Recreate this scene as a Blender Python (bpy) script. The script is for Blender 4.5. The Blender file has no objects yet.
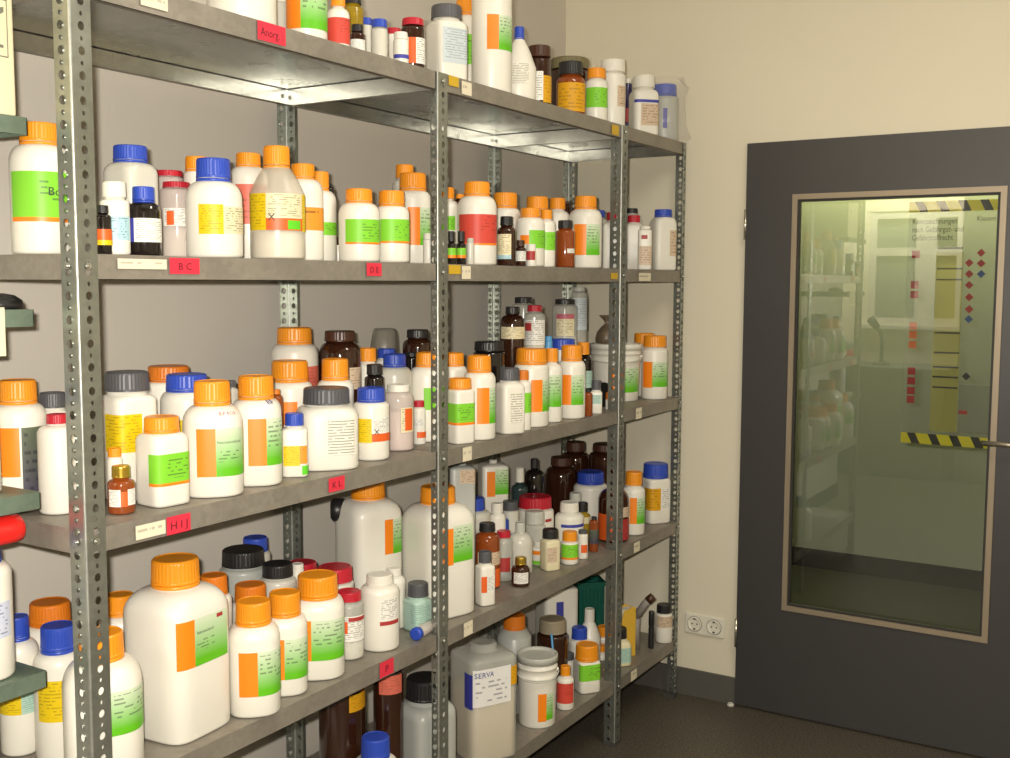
import bpy, math, random
import numpy as np
from mathutils import Matrix, Vector
random.seed(4)
PI = math.pi
SC = bpy.context.scene
COL = SC.collection

# ------------------------------------------------------------------ camera
CX, CZ, YAW, PITCH, ROLL, F = 1.497414, 1.522334, 0.552732, -0.088839, 0.003509, 1083.4876
A0 = 1.1222                      # near end of the shelving
YB = [A0, A0 + 1, A0 + 2, A0 + 2.5183]   # bay boundaries along the wall
ZS = {1: 2.0147, 2: 1.5664, 3: 1.1140, 4: 0.6600, 5: 0.2222}
LIP = 0.042
DEP = 0.4698
YW = 3.6921                      # wall with the door
XL = -0.515                      # wall behind the shelves
CAM = np.array([CX, 0.0, CZ])
_cy, _sy = math.cos(YAW), math.sin(YAW)
FW = np.array([-_sy * math.cos(PITCH), _cy * math.cos(PITCH), math.sin(PITCH)])
_rt = np.array([_cy, _sy, 0.0]); _up = np.cross(_rt, FW)
R2 = _rt * math.cos(ROLL) + _up * math.sin(ROLL)
U2 = -_rt * math.sin(ROLL) + _up * math.cos(ROLL)
def ray(x, y): return FW + R2 * (x - 505) / F + U2 * (379 - y) / F
def on(x, y, ax, v):
    r = ray(x, y); t = (v - CAM[ax]) / r[ax]; return CAM + r * t
def depth(P): return float((np.asarray(P, float) - CAM) @ FW)
def pix(P):
    q = np.asarray(P, float) - CAM; z = q @ FW
    return 505 + F * (q @ R2) / z, 379 - F * (q @ U2) / z
cd = bpy.data.cameras.new('camera'); cam = bpy.data.objects.new('camera', cd); COL.objects.link(cam)
cd.sensor_width = 36.0; cd.lens = F * 36.0 / 1010.0; cd.clip_start = 0.02
cam.matrix_world = Matrix(((R2[0], U2[0], -FW[0], CX), (R2[1], U2[1], -FW[1], 0), (R2[2], U2[2], -FW[2], CZ), (0, 0, 0, 1)))
SC.camera = cam

# ------------------------------------------------------------------ materials
MATS = {}
def new_mat(name):
    m = bpy.data.materials.new(name); m.use_nodes = True
    nt = m.node_tree; return m, nt, nt.nodes['Principled BSDF']
def srgb(r, g, b):
    f = lambda c: (c / 255) / 12.92 if c <= 10 else ((c / 255 + 0.055) / 1.055) ** 2.4
    return (f(r), f(g), f(b), 1)
def plain(name, rgb, rough=0.4, metal=0.0, spec=0.5, noise=0.0, scale=40, coat=0.0, bump=0.0):
    m, nt, p = new_mat(name)
    c = srgb(*rgb)
    p.inputs['Base Color'].default_value = c; p.inputs['Roughness'].default_value = rough
    p.inputs['Metallic'].default_value = metal; p.inputs['Specular IOR Level'].default_value = spec
    p.inputs['Coat Weight'].default_value = coat
    if noise or bump:
        tc = nt.nodes.new('ShaderNodeTexCoord'); n = nt.nodes.new('ShaderNodeTexNoise')
        n.inputs['Scale'].default_value = scale; n.inputs['Detail'].default_value = 4
        nt.links.new(tc.outputs['Object'], n.inputs['Vector'])
        if noise:
            mx = nt.nodes.new('ShaderNodeMix'); mx.data_type = 'RGBA'
            mx.inputs[6].default_value = tuple(x * (1 - noise) for x in c[:3]) + (1,)
            mx.inputs[7].default_value = tuple(min(1, x * (1 + noise)) for x in c[:3]) + (1,)
            nt.links.new(n.outputs['Fac'], mx.inputs[0]); nt.links.new(mx.outputs[2], p.inputs['Base Color'])
        if bump:
            b = nt.nodes.new('ShaderNodeBump'); b.inputs['Strength'].default_value = bump; b.inputs['Distance'].default_value = 0.002
            nt.links.new(n.outputs['Fac'], b.inputs['Height']); nt.links.new(b.outputs['Normal'], p.inputs['Normal'])
    MATS[name] = m; return m
def clear_mat(name, rgb, alpha, rough=0.12):
    m, nt, p = new_mat(name)
    p.inputs['Base Color'].default_value = srgb(*rgb); p.inputs['Roughness'].default_value = rough
    p.inputs['Specular IOR Level'].default_value = 0.6; p.inputs['Alpha'].default_value = alpha
    MATS[name] = m; return m
def label_mat(name, bot, top=None, ink=(60, 62, 50), lines=9.0, u0=0.06, u1=0.9, v0=0.1, v1=0.95, amount=0.5, bias=0.0):
    """paper label: colour ramps from bottom to top, rows of small print as broken lines in UV"""
    m, nt, p = new_mat(name); N = nt.nodes; L = nt.links
    uv = N.new('ShaderNodeUVMap'); sx = N.new('ShaderNodeSeparateXYZ'); L.new(uv.outputs[0], sx.inputs[0])
    def M(op, a, b=None):
        n = N.new('ShaderNodeMath'); n.operation = op
        for i, v in enumerate((a, b)):
            if v is None: continue
            if hasattr(v, 'links'): L.new(v, n.inputs[i])
            else: n.inputs[i].default_value = v
        return n.outputs[0]
    u, v = sx.outputs[0], sx.outputs[1]
    vl = M('MULTIPLY', v, lines); fr = M('FRACT', vl); fl = M('FLOOR', vl)
    row = M('LESS_THAN', fr, 0.38)
    cmb = N.new('ShaderNodeCombineXYZ'); L.new(M('MULTIPLY', u, 7.0), cmb.inputs[0]); L.new(M('MULTIPLY', fl, 3.7), cmb.inputs[1])
    oi = N.new('ShaderNodeObjectInfo'); L.new(M('MULTIPLY', oi.outputs['Random'], 50.0), cmb.inputs[2])
    nz = N.new('ShaderNodeTexNoise'); nz.inputs['Scale'].default_value = 1.0; nz.inputs['Detail'].default_value = 1
    L.new(cmb.outputs[0], nz.inputs['Vector'])
    on_ = M('GREATER_THAN', nz.outputs['Fac'], 1 - amount)
    k = M('MULTIPLY', row, on_)
    for a in (M('GREATER_THAN', u, u0), M('LESS_THAN', u, u1), M('GREATER_THAN', v, v0), M('LESS_THAN', v, v1)): k = M('MULTIPLY', k, a)
    k = M('MULTIPLY', k, 0.6)
    ramp = N.new('ShaderNodeMix'); ramp.data_type = 'RGBA'
    ramp.inputs[6].default_value = srgb(*bot); ramp.inputs[7].default_value = srgb(*(top or bot))
    vv = M('ADD', v, bias) if bias else v
    cl = N.new('ShaderNodeClamp'); L.new(vv, cl.inputs[0]); L.new(cl.outputs[0], ramp.inputs[0])
    mx = N.new('ShaderNodeMix'); mx.data_type = 'RGBA'; L.new(k, mx.inputs[0]); L.new(ramp.outputs[2], mx.inputs[6])
    mx.inputs[7].default_value = srgb(*ink); L.new(mx.outputs[2], p.inputs['Base Color'])
    p.inputs['Roughness'].default_value = 0.45; p.inputs['Specular IOR Level'].default_value = 0.35
    MATS[name] = m; return m

plain('white', (232, 228, 216), 0.36); plain('trans', (205, 202, 190), 0.3); plain('greyplastic', (176, 178, 172), 0.35)
plain('cream', (226, 216, 180), 0.4); plain('beigefill', (212, 194, 164), 0.4)
plain('amber', (58, 26, 10), 0.1, coat=0.4); plain('orangeglass', (136, 64, 22), 0.1, coat=0.4); plain('brownglass', (52, 27, 16), 0.1, coat=0.4)
plain('dark', (26, 20, 18), 0.12, coat=0.4); plain('yellowglass', (150, 124, 28), 0.15, coat=0.3); plain('purpleglass', (52, 42, 88), 0.12, coat=.3)
plain('tealglass', (48, 66, 66), 0.12, coat=.3); plain('pink', (226, 206, 198), 0.4); plain('powder', (232, 226, 212), 0.8)
clear_mat('clear', (214, 214, 204), 0.42); clear_mat('bag', (226, 220, 210), 0.13, 0.1); clear_mat('transl', (236, 226, 206), 0.42, .3); clear_mat('brownbag', (120, 104, 84), 0.8, 0.4)
clear_mat('greybag', (150, 144, 132), 0.6, 0.3); clear_mat('clearpink', (228, 214, 206), 0.5)
plain('c_orange', (236, 148, 28), 0.36); plain('c_blue', (44, 74, 180), 0.36); plain('c_red', (186, 30, 48), 0.36)
plain('c_black', (34, 33, 34), 0.38); plain('c_grey', (82, 82, 86), 0.4); plain('c_white', (230, 226, 214), 0.4)
plain('c_gold', (190, 158, 60), 0.28, metal=0.8); plain('c_brown', (70, 40, 26), 0.35); plain('c_olive', (112, 104, 72), 0.5)
plain('c_orangedark', (214, 118, 24), 0.4); plain('c_tan', (150, 138, 116), 0.5); plain('c_ltgrey', (190, 190, 180), 0.4); plain('c_ltblue', (90, 160, 210), 0.4)
plain('O', (244, 134, 22), 0.42); plain('P', (62, 66, 160), 0.45); plain('K', (40, 38, 36), 0.5); plain('V', (96, 202, 40), 0.45); plain('H', (226, 96, 32), 0.45)
plain('Q', (170, 52, 50), 0.5); plain('ink', (48, 48, 46), 0.6); plain('inkred', (190, 50, 56), 0.6); plain('inkblue', (50, 56, 130), 0.6); plain('ghost', (186, 184, 172), .5)
label_mat('G', (98, 184, 30), (222, 228, 208), lines=10, v0=0.35, v1=0.92, u1=0.85, bias=-0.14)
label_mat('F', (128, 204, 52), None, lines=8, u0=0.4, u1=0.9, v0=0.15, v1=0.85, amount=0.48)
label_mat('R', (208, 74, 60), None, lines=9, u0=0.5, u1=0.98, ink=(150, 50, 46), v0=0.4)
label_mat('S', (220, 112, 92), None, lines=7, ink=(170, 84, 70)); label_mat('Y', (226, 194, 20), None, lines=12, ink=(150, 126, 30), u1=0.95)
label_mat('Z', (230, 150, 48), None, lines=4, ink=(80, 50, 30), u0=.1, u1=.6, v0=.6); label_mat('W', (232, 230, 222), None, lines=12, amount=0.55)
label_mat('C', (226, 214, 176), None, lines=11, amount=0.5); label_mat('B', (170, 206, 216), None, lines=9); label_mat('T', (178, 206, 192), None, lines=12, ink=(90, 140, 130), amount=.6)
label_mat('E', (196, 206, 210), None, lines=14, ink=(130, 138, 146), amount=.6); label_mat('N', (206, 184, 158), None, lines=8, ink=(130, 92, 76)); label_mat('L', (198, 204, 222), None, lines=9, ink=(70, 70, 110))
label_mat('A', (216, 158, 22), None, lines=8, ink=(150, 110, 30)); label_mat('J', (98, 184, 30), (222, 228, 208), lines=14, v0=.3, v1=.55, u1=.6, bias=-.14)
label_mat('X', (232, 228, 214), None, lines=13, v0=.02, v1=.98, u0=.04, u1=.86, amount=.62); label_mat('M', (196, 104, 118), None, lines=3)
label_mat('U', (226, 224, 220), None, lines=8, v0=.05, v1=.68, amount=.52, ink=(90, 90, 110))
label_mat('D', (70, 64, 84), (96, 104, 84), lines=8, ink=(36, 32, 44))
plain('handink', (92, 18, 34), .6)
label_mat('tagred', (222, 50, 72), None, lines=2.4, ink=(120, 26, 44), amount=.35, u0=.15, u1=.85, v0=.2, v1=.7); label_mat('tagwhite', (228, 218, 192), None, lines=2, ink=(150, 144, 130), v0=.3, v1=.7, amount=.5)
plain('tagyellow', (206, 168, 40), 0.5)
def metal_mat(name, rgb, rough, metal):
    m, nt, p = new_mat(name); N, L = nt.nodes, nt.links
    tc = N.new('ShaderNodeTexCoord')
    v = N.new('ShaderNodeTexVoronoi'); v.inputs['Scale'].default_value = 90; L.new(tc.outputs['Object'], v.inputs['Vector'])
    n = N.new('ShaderNodeTexNoise'); n.inputs['Scale'].default_value = 9; n.inputs['Detail'].default_value = 6; L.new(tc.outputs['Object'], n.inputs['Vector'])
    mx = N.new('ShaderNodeMix'); mx.data_type = 'RGBA'; c = srgb(*rgb)
    mx.inputs[6].default_value = tuple(x * .68 for x in c[:3]) + (1,); mx.inputs[7].default_value = tuple(min(1, x * 1.25) for x in c[:3]) + (1,)
    ad = N.new('ShaderNodeMath'); ad.operation = 'MULTIPLY_ADD'; L.new(v.outputs['Color'], ad.inputs[0]); ad.inputs[1].default_value = .3
    L.new(n.outputs['Fac'], ad.inputs[2]); sb = N.new('ShaderNodeMath'); sb.operation = 'SUBTRACT'; L.new(ad.outputs[0], sb.inputs[0]); sb.inputs[1].default_value = .15
    L.new(sb.outputs[0], mx.inputs[0]); L.new(mx.outputs[2], p.inputs['Base Color'])
    p.inputs['Metallic'].default_value = metal
    rr = N.new('ShaderNodeMath'); rr.operation = 'MULTIPLY_ADD'; L.new(n.outputs['Fac'], rr.inputs[0]); rr.inputs[1].default_value = .25; rr.inputs[2].default_value = rough - .12
    L.new(rr.outputs[0], p.inputs['Roughness'])
    MATS[name] = m
metal_mat('galv', (158, 161, 153), 0.32, 0.8); metal_mat('galvglare', (232, 232, 224), 0.23, 0.95); metal_mat('galvedge', (152, 145, 134), 0.5, 0.45); metal_mat('nearshelf', (112, 128, 112), .5, .3)
plain('boltmetal', (200, 200, 192), .25, metal=.9); plain('footplastic', (70, 70, 66), .6)

# ------------------------------------------------------------------ mesh builder
class MB:
    def __init__(s): s.v = []; s.f = []; s.mi = []; s.uv = []; s.mats = []; s.sm = []
    def m(s, name):
        if name not in s.mats: s.mats.append(name)
        return s.mats.index(name)
    def face(s, idx, mat, uv=None, smooth=False):
        s.f.append(tuple(idx)); s.mi.append(s.m(mat)); s.uv.append(uv or [(0, 0)] * len(idx)); s.sm.append(smooth)
    def quad(s, P, mat, uv=((0, 0), (1, 0), (1, 1), (0, 1))):
        b = len(s.v); s.v += [tuple(p) for p in P]; s.face(range(b, b + len(P)), mat, list(uv))
    def box(s, lo, hi, mat):
        b = len(s.v); x0, y0, z0 = lo; x1, y1, z1 = hi
        s.v += [(x0, y0, z0), (x1, y0, z0), (x1, y1, z0), (x0, y1, z0), (x0, y0, z1), (x1, y0, z1), (x1, y1, z1), (x0, y1, z1)]
        for q in ((0, 3, 2, 1), (4, 5, 6, 7), (0, 1, 5, 4), (1, 2, 6, 5), (2, 3, 7, 6), (3, 0, 4, 7)): s.face([b + i for i in q], mat)
    def rings(s, rings, mat, smooth=True, cap0=True, cap1=True):
        """rings: list of equal-length point lists"""
        n = len(rings[0]); b = len(s.v)
        for r in rings: s.v += [tuple(p) for p in r]
        for i in range(len(rings) - 1):
            for j in range(n):
                k = (j + 1) % n
                s.face((b + i * n + j, b + i * n + k, b + (i + 1) * n + k, b + (i + 1) * n + j), mat, smooth=smooth)
        if cap0: s.face([b + j for j in range(n)][::-1], mat)
        if cap1: s.face([b + (len(rings) - 1) * n + j for j in range(n)], mat)
    def tube(s, pts, r, mat, n=12, closed=False):
        pts = [Vector(p) for p in pts]; rr = r if isinstance(r, (list, tuple)) else [r] * len(pts); R = []
        for i, p in enumerate(pts):
            a = pts[i - 1] if (i > 0 or closed) else p; c = pts[(i + 1) % len(pts)] if (i < len(pts) - 1 or closed) else p
            t = (c - a).normalized(); u = t.orthogonal().normalized()
            if abs(t.z) < .95: u = t.cross(Vector((0, 0, 1))).normalized()
            w = t.cross(u)
            R.append([p + (u * math.cos(2 * PI * k / n) + w * math.sin(2 * PI * k / n)) * rr[i] for k in range(n)])
        if closed: R.append(R[0])
        s.rings(R, mat, cap0=not closed, cap1=not closed)
    def build(s, name, parent=None, loc=None, auto=True):
        me = bpy.data.meshes.new(name); me.from_pydata(s.v, [], s.f)
        for n in s.mats: me.materials.append(MATS[n])
        me.polygons.foreach_set('material_index', s.mi); me.polygons.foreach_set('use_smooth', s.sm)
        ul = me.uv_layers.new(name='UVMap'); ul.data.foreach_set('uv', [c for f in s.uv for q in f for c in q])
        me.update()
        o = bpy.data.objects.new(name, me); COL.objects.link(o)
        if parent: o.parent = parent
        if loc is not None: o.location = loc
        return o
def tag(o, label=None, cat=None, group=None, kind=None):
    if label: o['label'] = label
    if cat: o['category'] = cat
    if group: o['group'] = group
    if kind: o['kind'] = kind
    return o
def empty(name, loc=(0, 0, 0), rz=0.0):
    o = bpy.data.objects.new(name, None); COL.objects.link(o); o.location = loc; o.rotation_euler = (0, 0, rz)
    o.empty_display_size = 0.05; return o
def circ(r, z, n=32, cx=0, cy=0): return [(cx + r * math.cos(2 * PI * k / n), cy + r * math.sin(2 * PI * k / n), z) for k in range(n)]
_tc = {}
def text2d(s, size):
    """flat triangles of a line of text, 2-D points from the origin"""
    if s not in _tc:
        cu = bpy.data.curves.new('t', 'FONT'); cu.body = s; cu.size = 1.0; cu.resolution_u = 2
        ob = bpy.data.objects.new('t', cu); COL.objects.link(ob)
        dg = bpy.context.evaluated_depsgraph_get(); me = bpy.data.meshes.new_from_object(ob.evaluated_get(dg))
        _tc[s] = ([tuple(v.co)[:2] for v in me.vertices], [tuple(p.vertices) for p in me.polygons])
        bpy.data.objects.remove(ob); bpy.data.curves.remove(cu); bpy.data.meshes.remove(me)
    v, f = _tc[s]
    return [(x * size, y * size) for x, y in v], f

# ------------------------------------------------------------------ bottles
def sup(th, n, yaw):
    c, s_ = abs(math.cos(th - yaw)), abs(math.sin(th - yaw)); return (c ** n + s_ ** n) ** (-1.0 / n)
def halfw(n, yaw): return max(sup(t * PI / 90, n, yaw) * math.cos(t * PI / 90) for t in range(180))
PLACED = {k: [] for k in ZS}
for k in ZS:
    for yb in YB[:3]:
        PLACED[k] += [(-0.012, yb, .006), (-0.03, yb, .006), (0, yb + .03, .004), (0, yb + .015, .004)]
    PLACED[k] += [(-0.012, YB[3], .006), (-.03, YB[3], .006), (-DEP + .0, YB[1], .03), (-DEP, YB[2], .03)]
LOG = []
BEHIND = [False]
NEARZ = {11: 1.784, 12: 1.476, 13: 1.174, 14: 0.869}   # levels of the small shelf nearer the camera
NEARX, NEARY = -0.09, 1.105
SHELFNAME = {1: 'top', 2: 'second', 3: 'third', 4: 'fourth', 5: 'bottom'}
def place(sh, cx, w, yb, off, fit=True, flat=False, mult=1.0):
    """stand a body of pixel width w in the image column cx on shelf sh: centre and radius in metres"""
    zs = ZS[sh] if sh in ZS else NEARZ[sh]
    def at(X, yrow):
        u = (cx - 505) / F; q = R2 - u * FW      # plane of the image column
        Y = -(q[0] * (X - CX) + q[2] * (zs - CZ)) / q[1]
        P = np.array([X, Y, zs]); al = math.atan(u)
        return P, w * depth(P) * math.cos(al) / (2 * F)
    if yb is not None:
        g = on(cx, yb, 2, zs); h = np.array([g[0] - CX, g[1], 0]); D = np.linalg.norm(h)
        r = w * depth(g) / (2 * F - w); X = g[0] + h[0] / D * r
    else:
        X = -off if off is not None else -0.03
    if sh not in ZS: P, r = at(X, None); P[2] += .0005; return P, r
    P, r = at(X, None)
    lim = r * (.74 if flat else .93) if (yb is not None and sh > 2) else r + .004
    if X > -lim: X = -lim
    if off is None and yb is None: X = -(r + .014) if not BEHIND[0] else -max(.13, r + .05)
    for it in range(400):
        P, r = at(X, None)
        P[1] = min(P[1], YB[3] - r - .004)
        ok = P[1] >= A0 + r + .004
        if ok and fit:
            for (px, py, pr) in PLACED[sh]:
                if (px - P[0]) ** 2 + (py - P[1]) ** 2 < (pr + r * mult + .0015) ** 2: ok = False; break
        if ok: break
        X -= .004
    if P[0] - r < -0.492: LOG.append(('BACK', sh, cx, w, round(float(P[0] - r), 3)))
    if fit: PLACED[sh].append((P[0], P[1], r * mult))
    P = P.copy(); P[2] += .0005
    return P, r
def top_height(P, cr, top):
    v = np.array([P[0] - CX, P[1], 0]); v /= np.linalg.norm(v)
    for s in (1, -1):
        Q = P + v * cr * s; d = Q - CAM
        # solve z for pixel row `top`: (d.U2)/(d.FW) = k with d.z unknown
        k = (379 - top) / F
        a = d[0] * U2[0] + d[1] * U2[1]; b = d[0] * FW[0] + d[1] * FW[1]
        z = CZ + (k * b - a) / (U2[2] - k * FW[2])
        if (s == 1) == (z < CZ): break
    return z - P[2]
def z_at(P, r, row):
    v = np.array([P[0] - CX, P[1], 0]); v /= np.linalg.norm(v)
    d = P - v * r - CAM; k = (379 - row) / F
    a = d[0] * U2[0] + d[1] * U2[1]; b = d[0] * FW[0] + d[1] * FW[1]
    return CZ + (k * b - a) / (U2[2] - k * FW[2]) - P[2]
def cap_mesh(cr, z0, z1, mat, ribs=True, n=72, rib=.984):
    mb = MB(); h = z1 - z0
    def ring(r, z, rb): return [(r * (rib if (rb and k % 2) else 1) * math.cos(2 * PI * k / n), r * (rib if (rb and k % 2) else 1) * math.sin(2 * PI * k / n), z) for k in range(n)]
    R = [ring(cr * .9, z0, 0), ring(cr, z0, 0), ring(cr, z0 + h * .08, 0), ring(cr * .985, z0 + h * .12, ribs), ring(cr * .965, z0 + h * .86, ribs),
         ring(cr * .95, z0 + h * .93, 0), ring(cr * .9, z1 - h * .01, 0), ring(cr * .83, z1, 0), ring(cr * .8, z1 - h * .03, 0)]
    mb.rings(R, mat, smooth=False)
    return mb
# kind: squareness exponent, shoulder height / (R - neck), neck visible / cap height
KIND = {'m': (2.0, 1.45, .18), 's': (5.0, 1.35, .2), 'w': (2.0, 1.0, .12), 'q': (5.0, 1.0, .12), 'c': (2.0, 2.3, .06), 'a': (2.0, 1.15, .2), 'v': (2.0, .5, .05), 'f': (8.0, 1.2, .3)}
NAMES = {'m': 'plastic_bottle', 's': 'square_plastic_bottle', 'w': 'jar', 'q': 'square_jar', 'c': 'sloped_bottle', 'a': 'glass_bottle', 'v': 'vial', 'f': 'canister'}
CATS = {'m': 'bottle', 's': 'bottle', 'w': 'jar', 'q': 'jar', 'c': 'bottle', 'a': 'bottle', 'v': 'vial', 'f': 'canister'}
ALL = []
def B(sh, cx, w, top, kind, body, cap, desc, labels=(), yb=None, off=None, cw=None, ch=None, yaw=0.0, txt=(), fill=None, sq=None, sk=None, nv=None, name=None, cat=None, fit=True, H=None):
    n, skk, nvv = KIND[kind]; n = sq or n; skk = sk or skk; ALL.append((sh, cx, desc)); nvv = nvv if nvv is not None else nvv if nv is None else nv
    if nv is not None: nvv = nv
    flat = kind in 'sqf' and yaw >= 30; yaw = math.radians(yaw); hw = halfw(n, yaw) if n > 2 else 1.0
    P, r = place(sh, cx, w, yb, off, fit, flat=flat, mult=.92 if flat else max(1.0, 2 ** (.5 - 1 / n) / hw)); R = r / hw
    k = r / (w / 2.0)                                    # metres per pixel here
    cr = (cw or w * {'w': .8, 'q': .8, 'a': .5, 'v': .92, 'c': .5}.get(kind, .64)) / 2 * k
    H = H or top_height(P, cr, top)
    hc = (ch or w * {'w': .26, 'q': .26, 'a': .3, 'v': .55}.get(kind, .33)) * k * 1.0
    hc = min(hc, H * .4)
    ang = math.atan2(P[1], P[0] - CX) - PI / 2           # local -Y looks at the camera
    e = empty(name or NAMES[kind], P, ang)
    tag(e, desc, cat or CATS[kind], ('bottles and jars on the %s shelf' % SHELFNAME[sh]) if sh in SHELFNAME else 'things on the small left shelf')
    nr = min(cr * .9, r * .96) if cap else cr
    z_n = H - (hc if cap else 0) - nvv * hc              # shoulder top
    hs = min(max(skk * (r - nr), .002), z_n * .6); z_s = z_n - hs
    NS = 48 if w > 24 else 28
    def ring(rad, z, q):                                  # q: 1 = body section, 0 = round
        nn = 2 + (n - 2) * q; out = []
        sc_ = 1.0 / halfw(nn, yaw) if nn > 2.01 else 1.0
        for j in range(NS):
            t = 2 * PI * j / NS; rr = rad * sc_ * (sup(t, nn, yaw) if nn > 2.01 else 1)
            out.append((rr * math.cos(t), rr * math.sin(t), z))
        return out
    bv = min(.006, r * .15)
    RG = [ring(r - bv, 0, 1), ring(r - bv * .3, bv * .3, 1), ring(r, bv, 1), ring(r, z_s * .5, 1), ring(r, z_s, 1)]
    for i in range(1, 8):
        t = i / 7.0
        if kind == 'c': rr = nr + (r - nr) * (1 - t) ** 1.0 * (1 - .12 * math.sin(PI * t)) + (r - nr) * .14 * math.sin(PI * t); zz = z_s + hs * t
        else: rr = nr + (r - nr) * math.cos(t * PI / 2); zz = z_s + hs * math.sin(t * PI / 2)
        RG.append(ring(rr, zz, max(0, 1 - t ** 1.5)))
    RG.append(ring(nr, H - (hc * .3 if cap else 0), 0))
    if not cap: RG.append(ring(nr * .7, H, 0))
    mb = MB(); mb.rings(RG, body); bo = mb.build('body', e)
    if fill:
        fm, fz = fill; fh = max(.004, z_at(P, r, fz)); mb = MB()
        mb.rings([ring(r * .93, .003, 1), ring(r * .94, .006, 1), ring(r * .94, fh * .97, 1), ring(r * .85, fh, 1)], fm); mb.build('contents', e)
    if cap:
        mc = cap_mesh(cr, H - hc, H, cap, ribs=cap not in ('c_gold', 'c_tan'), n=72 if w > 24 else 40).build('cap', e)
        if cap in ('c_orange', 'c_blue', 'c_orangedark') and w > 26:
            mb = MB(); mb.rings([circ(cr * .93, H - hc * 1.2), circ(cr * 1.0, H - hc * 1.18), circ(cr * 1.0, H - hc * 1.05), circ(cr * .93, H - hc * 1.03)], cap); mb.build('tamper_ring', mc)
    # labels
    def ring_at(q): return R * sup(q, n, yaw) if n > 2.01 else r
    table = sorted((ring_at(t * PI / 360 - PI / 2) * math.sin(t * PI / 360), t * PI / 360) for t in range(-179, 180))
    def uang(u):
        x = u * r
        if u > .985: return PI / 2 + (u - .985) * 1.2 - .12
        if u < -.985: return -(PI / 2 + (-u - .985) * 1.2 - .12)
        i = min(range(len(table)), key=lambda j: abs(table[j][0] - x)); return table[i][1]
    def surf(th, z, o):
        q = th - PI / 2; rr = ring_at(q) + o; return (rr * math.cos(q), rr * math.sin(q), z)
    if labels:
        mb = MB()
        for li, (st, x0, x1, y0, y1) in enumerate(labels):
            t0, t1 = uang((x0 - cx) / (w / 2)), uang((x1 - cx) / (w / 2)); za, zb = z_at(P, r, y1), z_at(P, r, y0)
            za = max(za, bv); zb = min(zb, z_s + hs * .1)
            if zb <= za: continue
            ns = max(2, int(abs(t1 - t0) / .09)); o = .0006 + .00025 * li; b = len(mb.v)
            for i in range(ns + 1):
                th = t0 + (t1 - t0) * i / ns; mb.v += [surf(th, za, o), surf(th, zb, o)]
            for i in range(ns):
                a = i / ns; c = (i + 1) / ns
                mb.face((b + 2 * i, b + 2 * i + 2, b + 2 * i + 3, b + 2 * i + 1), st, [(a, 0), (c, 0), (c, 1), (a, 1)], smooth=True)
        if mb.f: mb.build('label', e)
    for (s, x0, row, hp, mat) in txt:
        size = hp * k * 1.35; v, f = text2d(s, size); z0 = z_at(P, r, row); th0 = uang((x0 - cx) / (w / 2))
        if not v: continue
        mb = MB(); mb.v = []
        for (x, y) in v:
            zz = z0 + y
            p = surf(th0 + x / r, zz, .0018)
            if zz > z_s:                       # writing on the shoulder leans in with it
                t = min(1, (zz - z_s) / hs); sc_ = (nr + (r - nr) * math.sqrt(max(0, 1 - t * t))) / r; p = (p[0] * sc_, p[1] * sc_, zz)
            mb.v.append(p)
        for q in f: mb.face(q, mat)
        mb.build('printed_text', e)
    return e

FLASH, CEIL, BACKL, CORR = 57.0, 28.0, 115.0, 29.0
OR, BL, RD, BK, GY, WH = 'c_orange', 'c_blue', 'c_red', 'c_black', 'c_grey', 'c_white'
BEHIND[0] = False
# ================================================================== top shelf
B(1, 242, 70, -112, 'm', 'white', OR, 'large plain white bottle cut by the top edge, left of the orange-and-green one')
B(1, 307, 41, -52, 'm', 'white', OR, 'white bottle with orange and green label, cut by the photo top, above the scribbled tag', [('O', 287, 301, -24, 28), ('G', 301, 330, -24, 28)])
B(1, 338.5, 23, -9, 'm', 'white', OR, 'slim white bottle with orange cap and red label on the top shelf left bay', [('R', 328, 350, 17, 43)], ch=14)
B(1, 357.5, 15.5, 23.5, 'a', 'brownglass', BK, 'tiny brown bottle with dark cap and white label on the top shelf', [('W', 351, 365, 39, 50)], cw=12, ch=7)
B(1, 379.5, 17, 18, 'v', 'clear', BL, 'clear vial with blue cap and white powder, front one of the pair, top shelf', fill=('powder', 28), ch=8)
B(1, 401, 15.5, 31, 'v', 'white', WH, 'small white jar with white cap and blue band near its foot, top shelf', [('P', 394, 409, 54, 58)], ch=7)
B(1, 413, 24, 16.5, 'a', 'brownglass', RD, 'brown bottle with red cap and orange-striped white label, top shelf', [('W', 402, 409, 37, 63), ('H', 409, 416, 37, 63), ('W', 416, 425, 37, 63)], cw=22, ch=7, sk=1.5)
B(1, 446.5, 41, 2.5, 's', 'white', GY, 'squarish white bottle with dark grey cap and pale blue-grey label beside the shelf post', [('E', 443, 470, 26, 62)], cw=31, ch=13, yaw=32, sk=.9)
B(1, 491.5, 40, -52, 'm', 'white', OR, 'tall orange-and-green labelled white bottle, cut by the photo top, right of the post', [('O', 487, 498.5, 14, 49), ('G', 498.5, 512, 14, 49)])
B(1, 519, 34, 26, 'c', 'white', BL, 'white sloped bottle with small blue cap and black print, top shelf', [('X', 509, 531, 52, 84)], cw=10, ch=11)
B(1, 539, 24, 44, 'a', 'brownglass', 'c_brown', 'brown bottle with flat dark cap and white label, beside the sloped white bottle', [('W', 531, 543, 71, 100), ('A', 543, 551, 75, 102)], cw=23, ch=11, sk=1)
B(1, 570.5, 29, 60, 'a', 'orangeglass', BK, 'brown bottle with black cap and golden yellow label, top shelf', [('A', 558, 585, 82, 111)], cw=25, ch=13, sk=1.5)
B(1, 596, 23, 67, 'm', 'white', OR, 'small white bottle with orange cap and bright green label, top shelf right half', [('F', 586, 607, 87, 107)], cw=19, ch=10)
B(1, 612, 26, 58, 'm', 'white', WH, 'white bottle with ribbed white cap, right of the orange-capped one on the top shelf', [('N', 617, 625, 85, 106)], cw=25, ch=12, sk=1)
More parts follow.
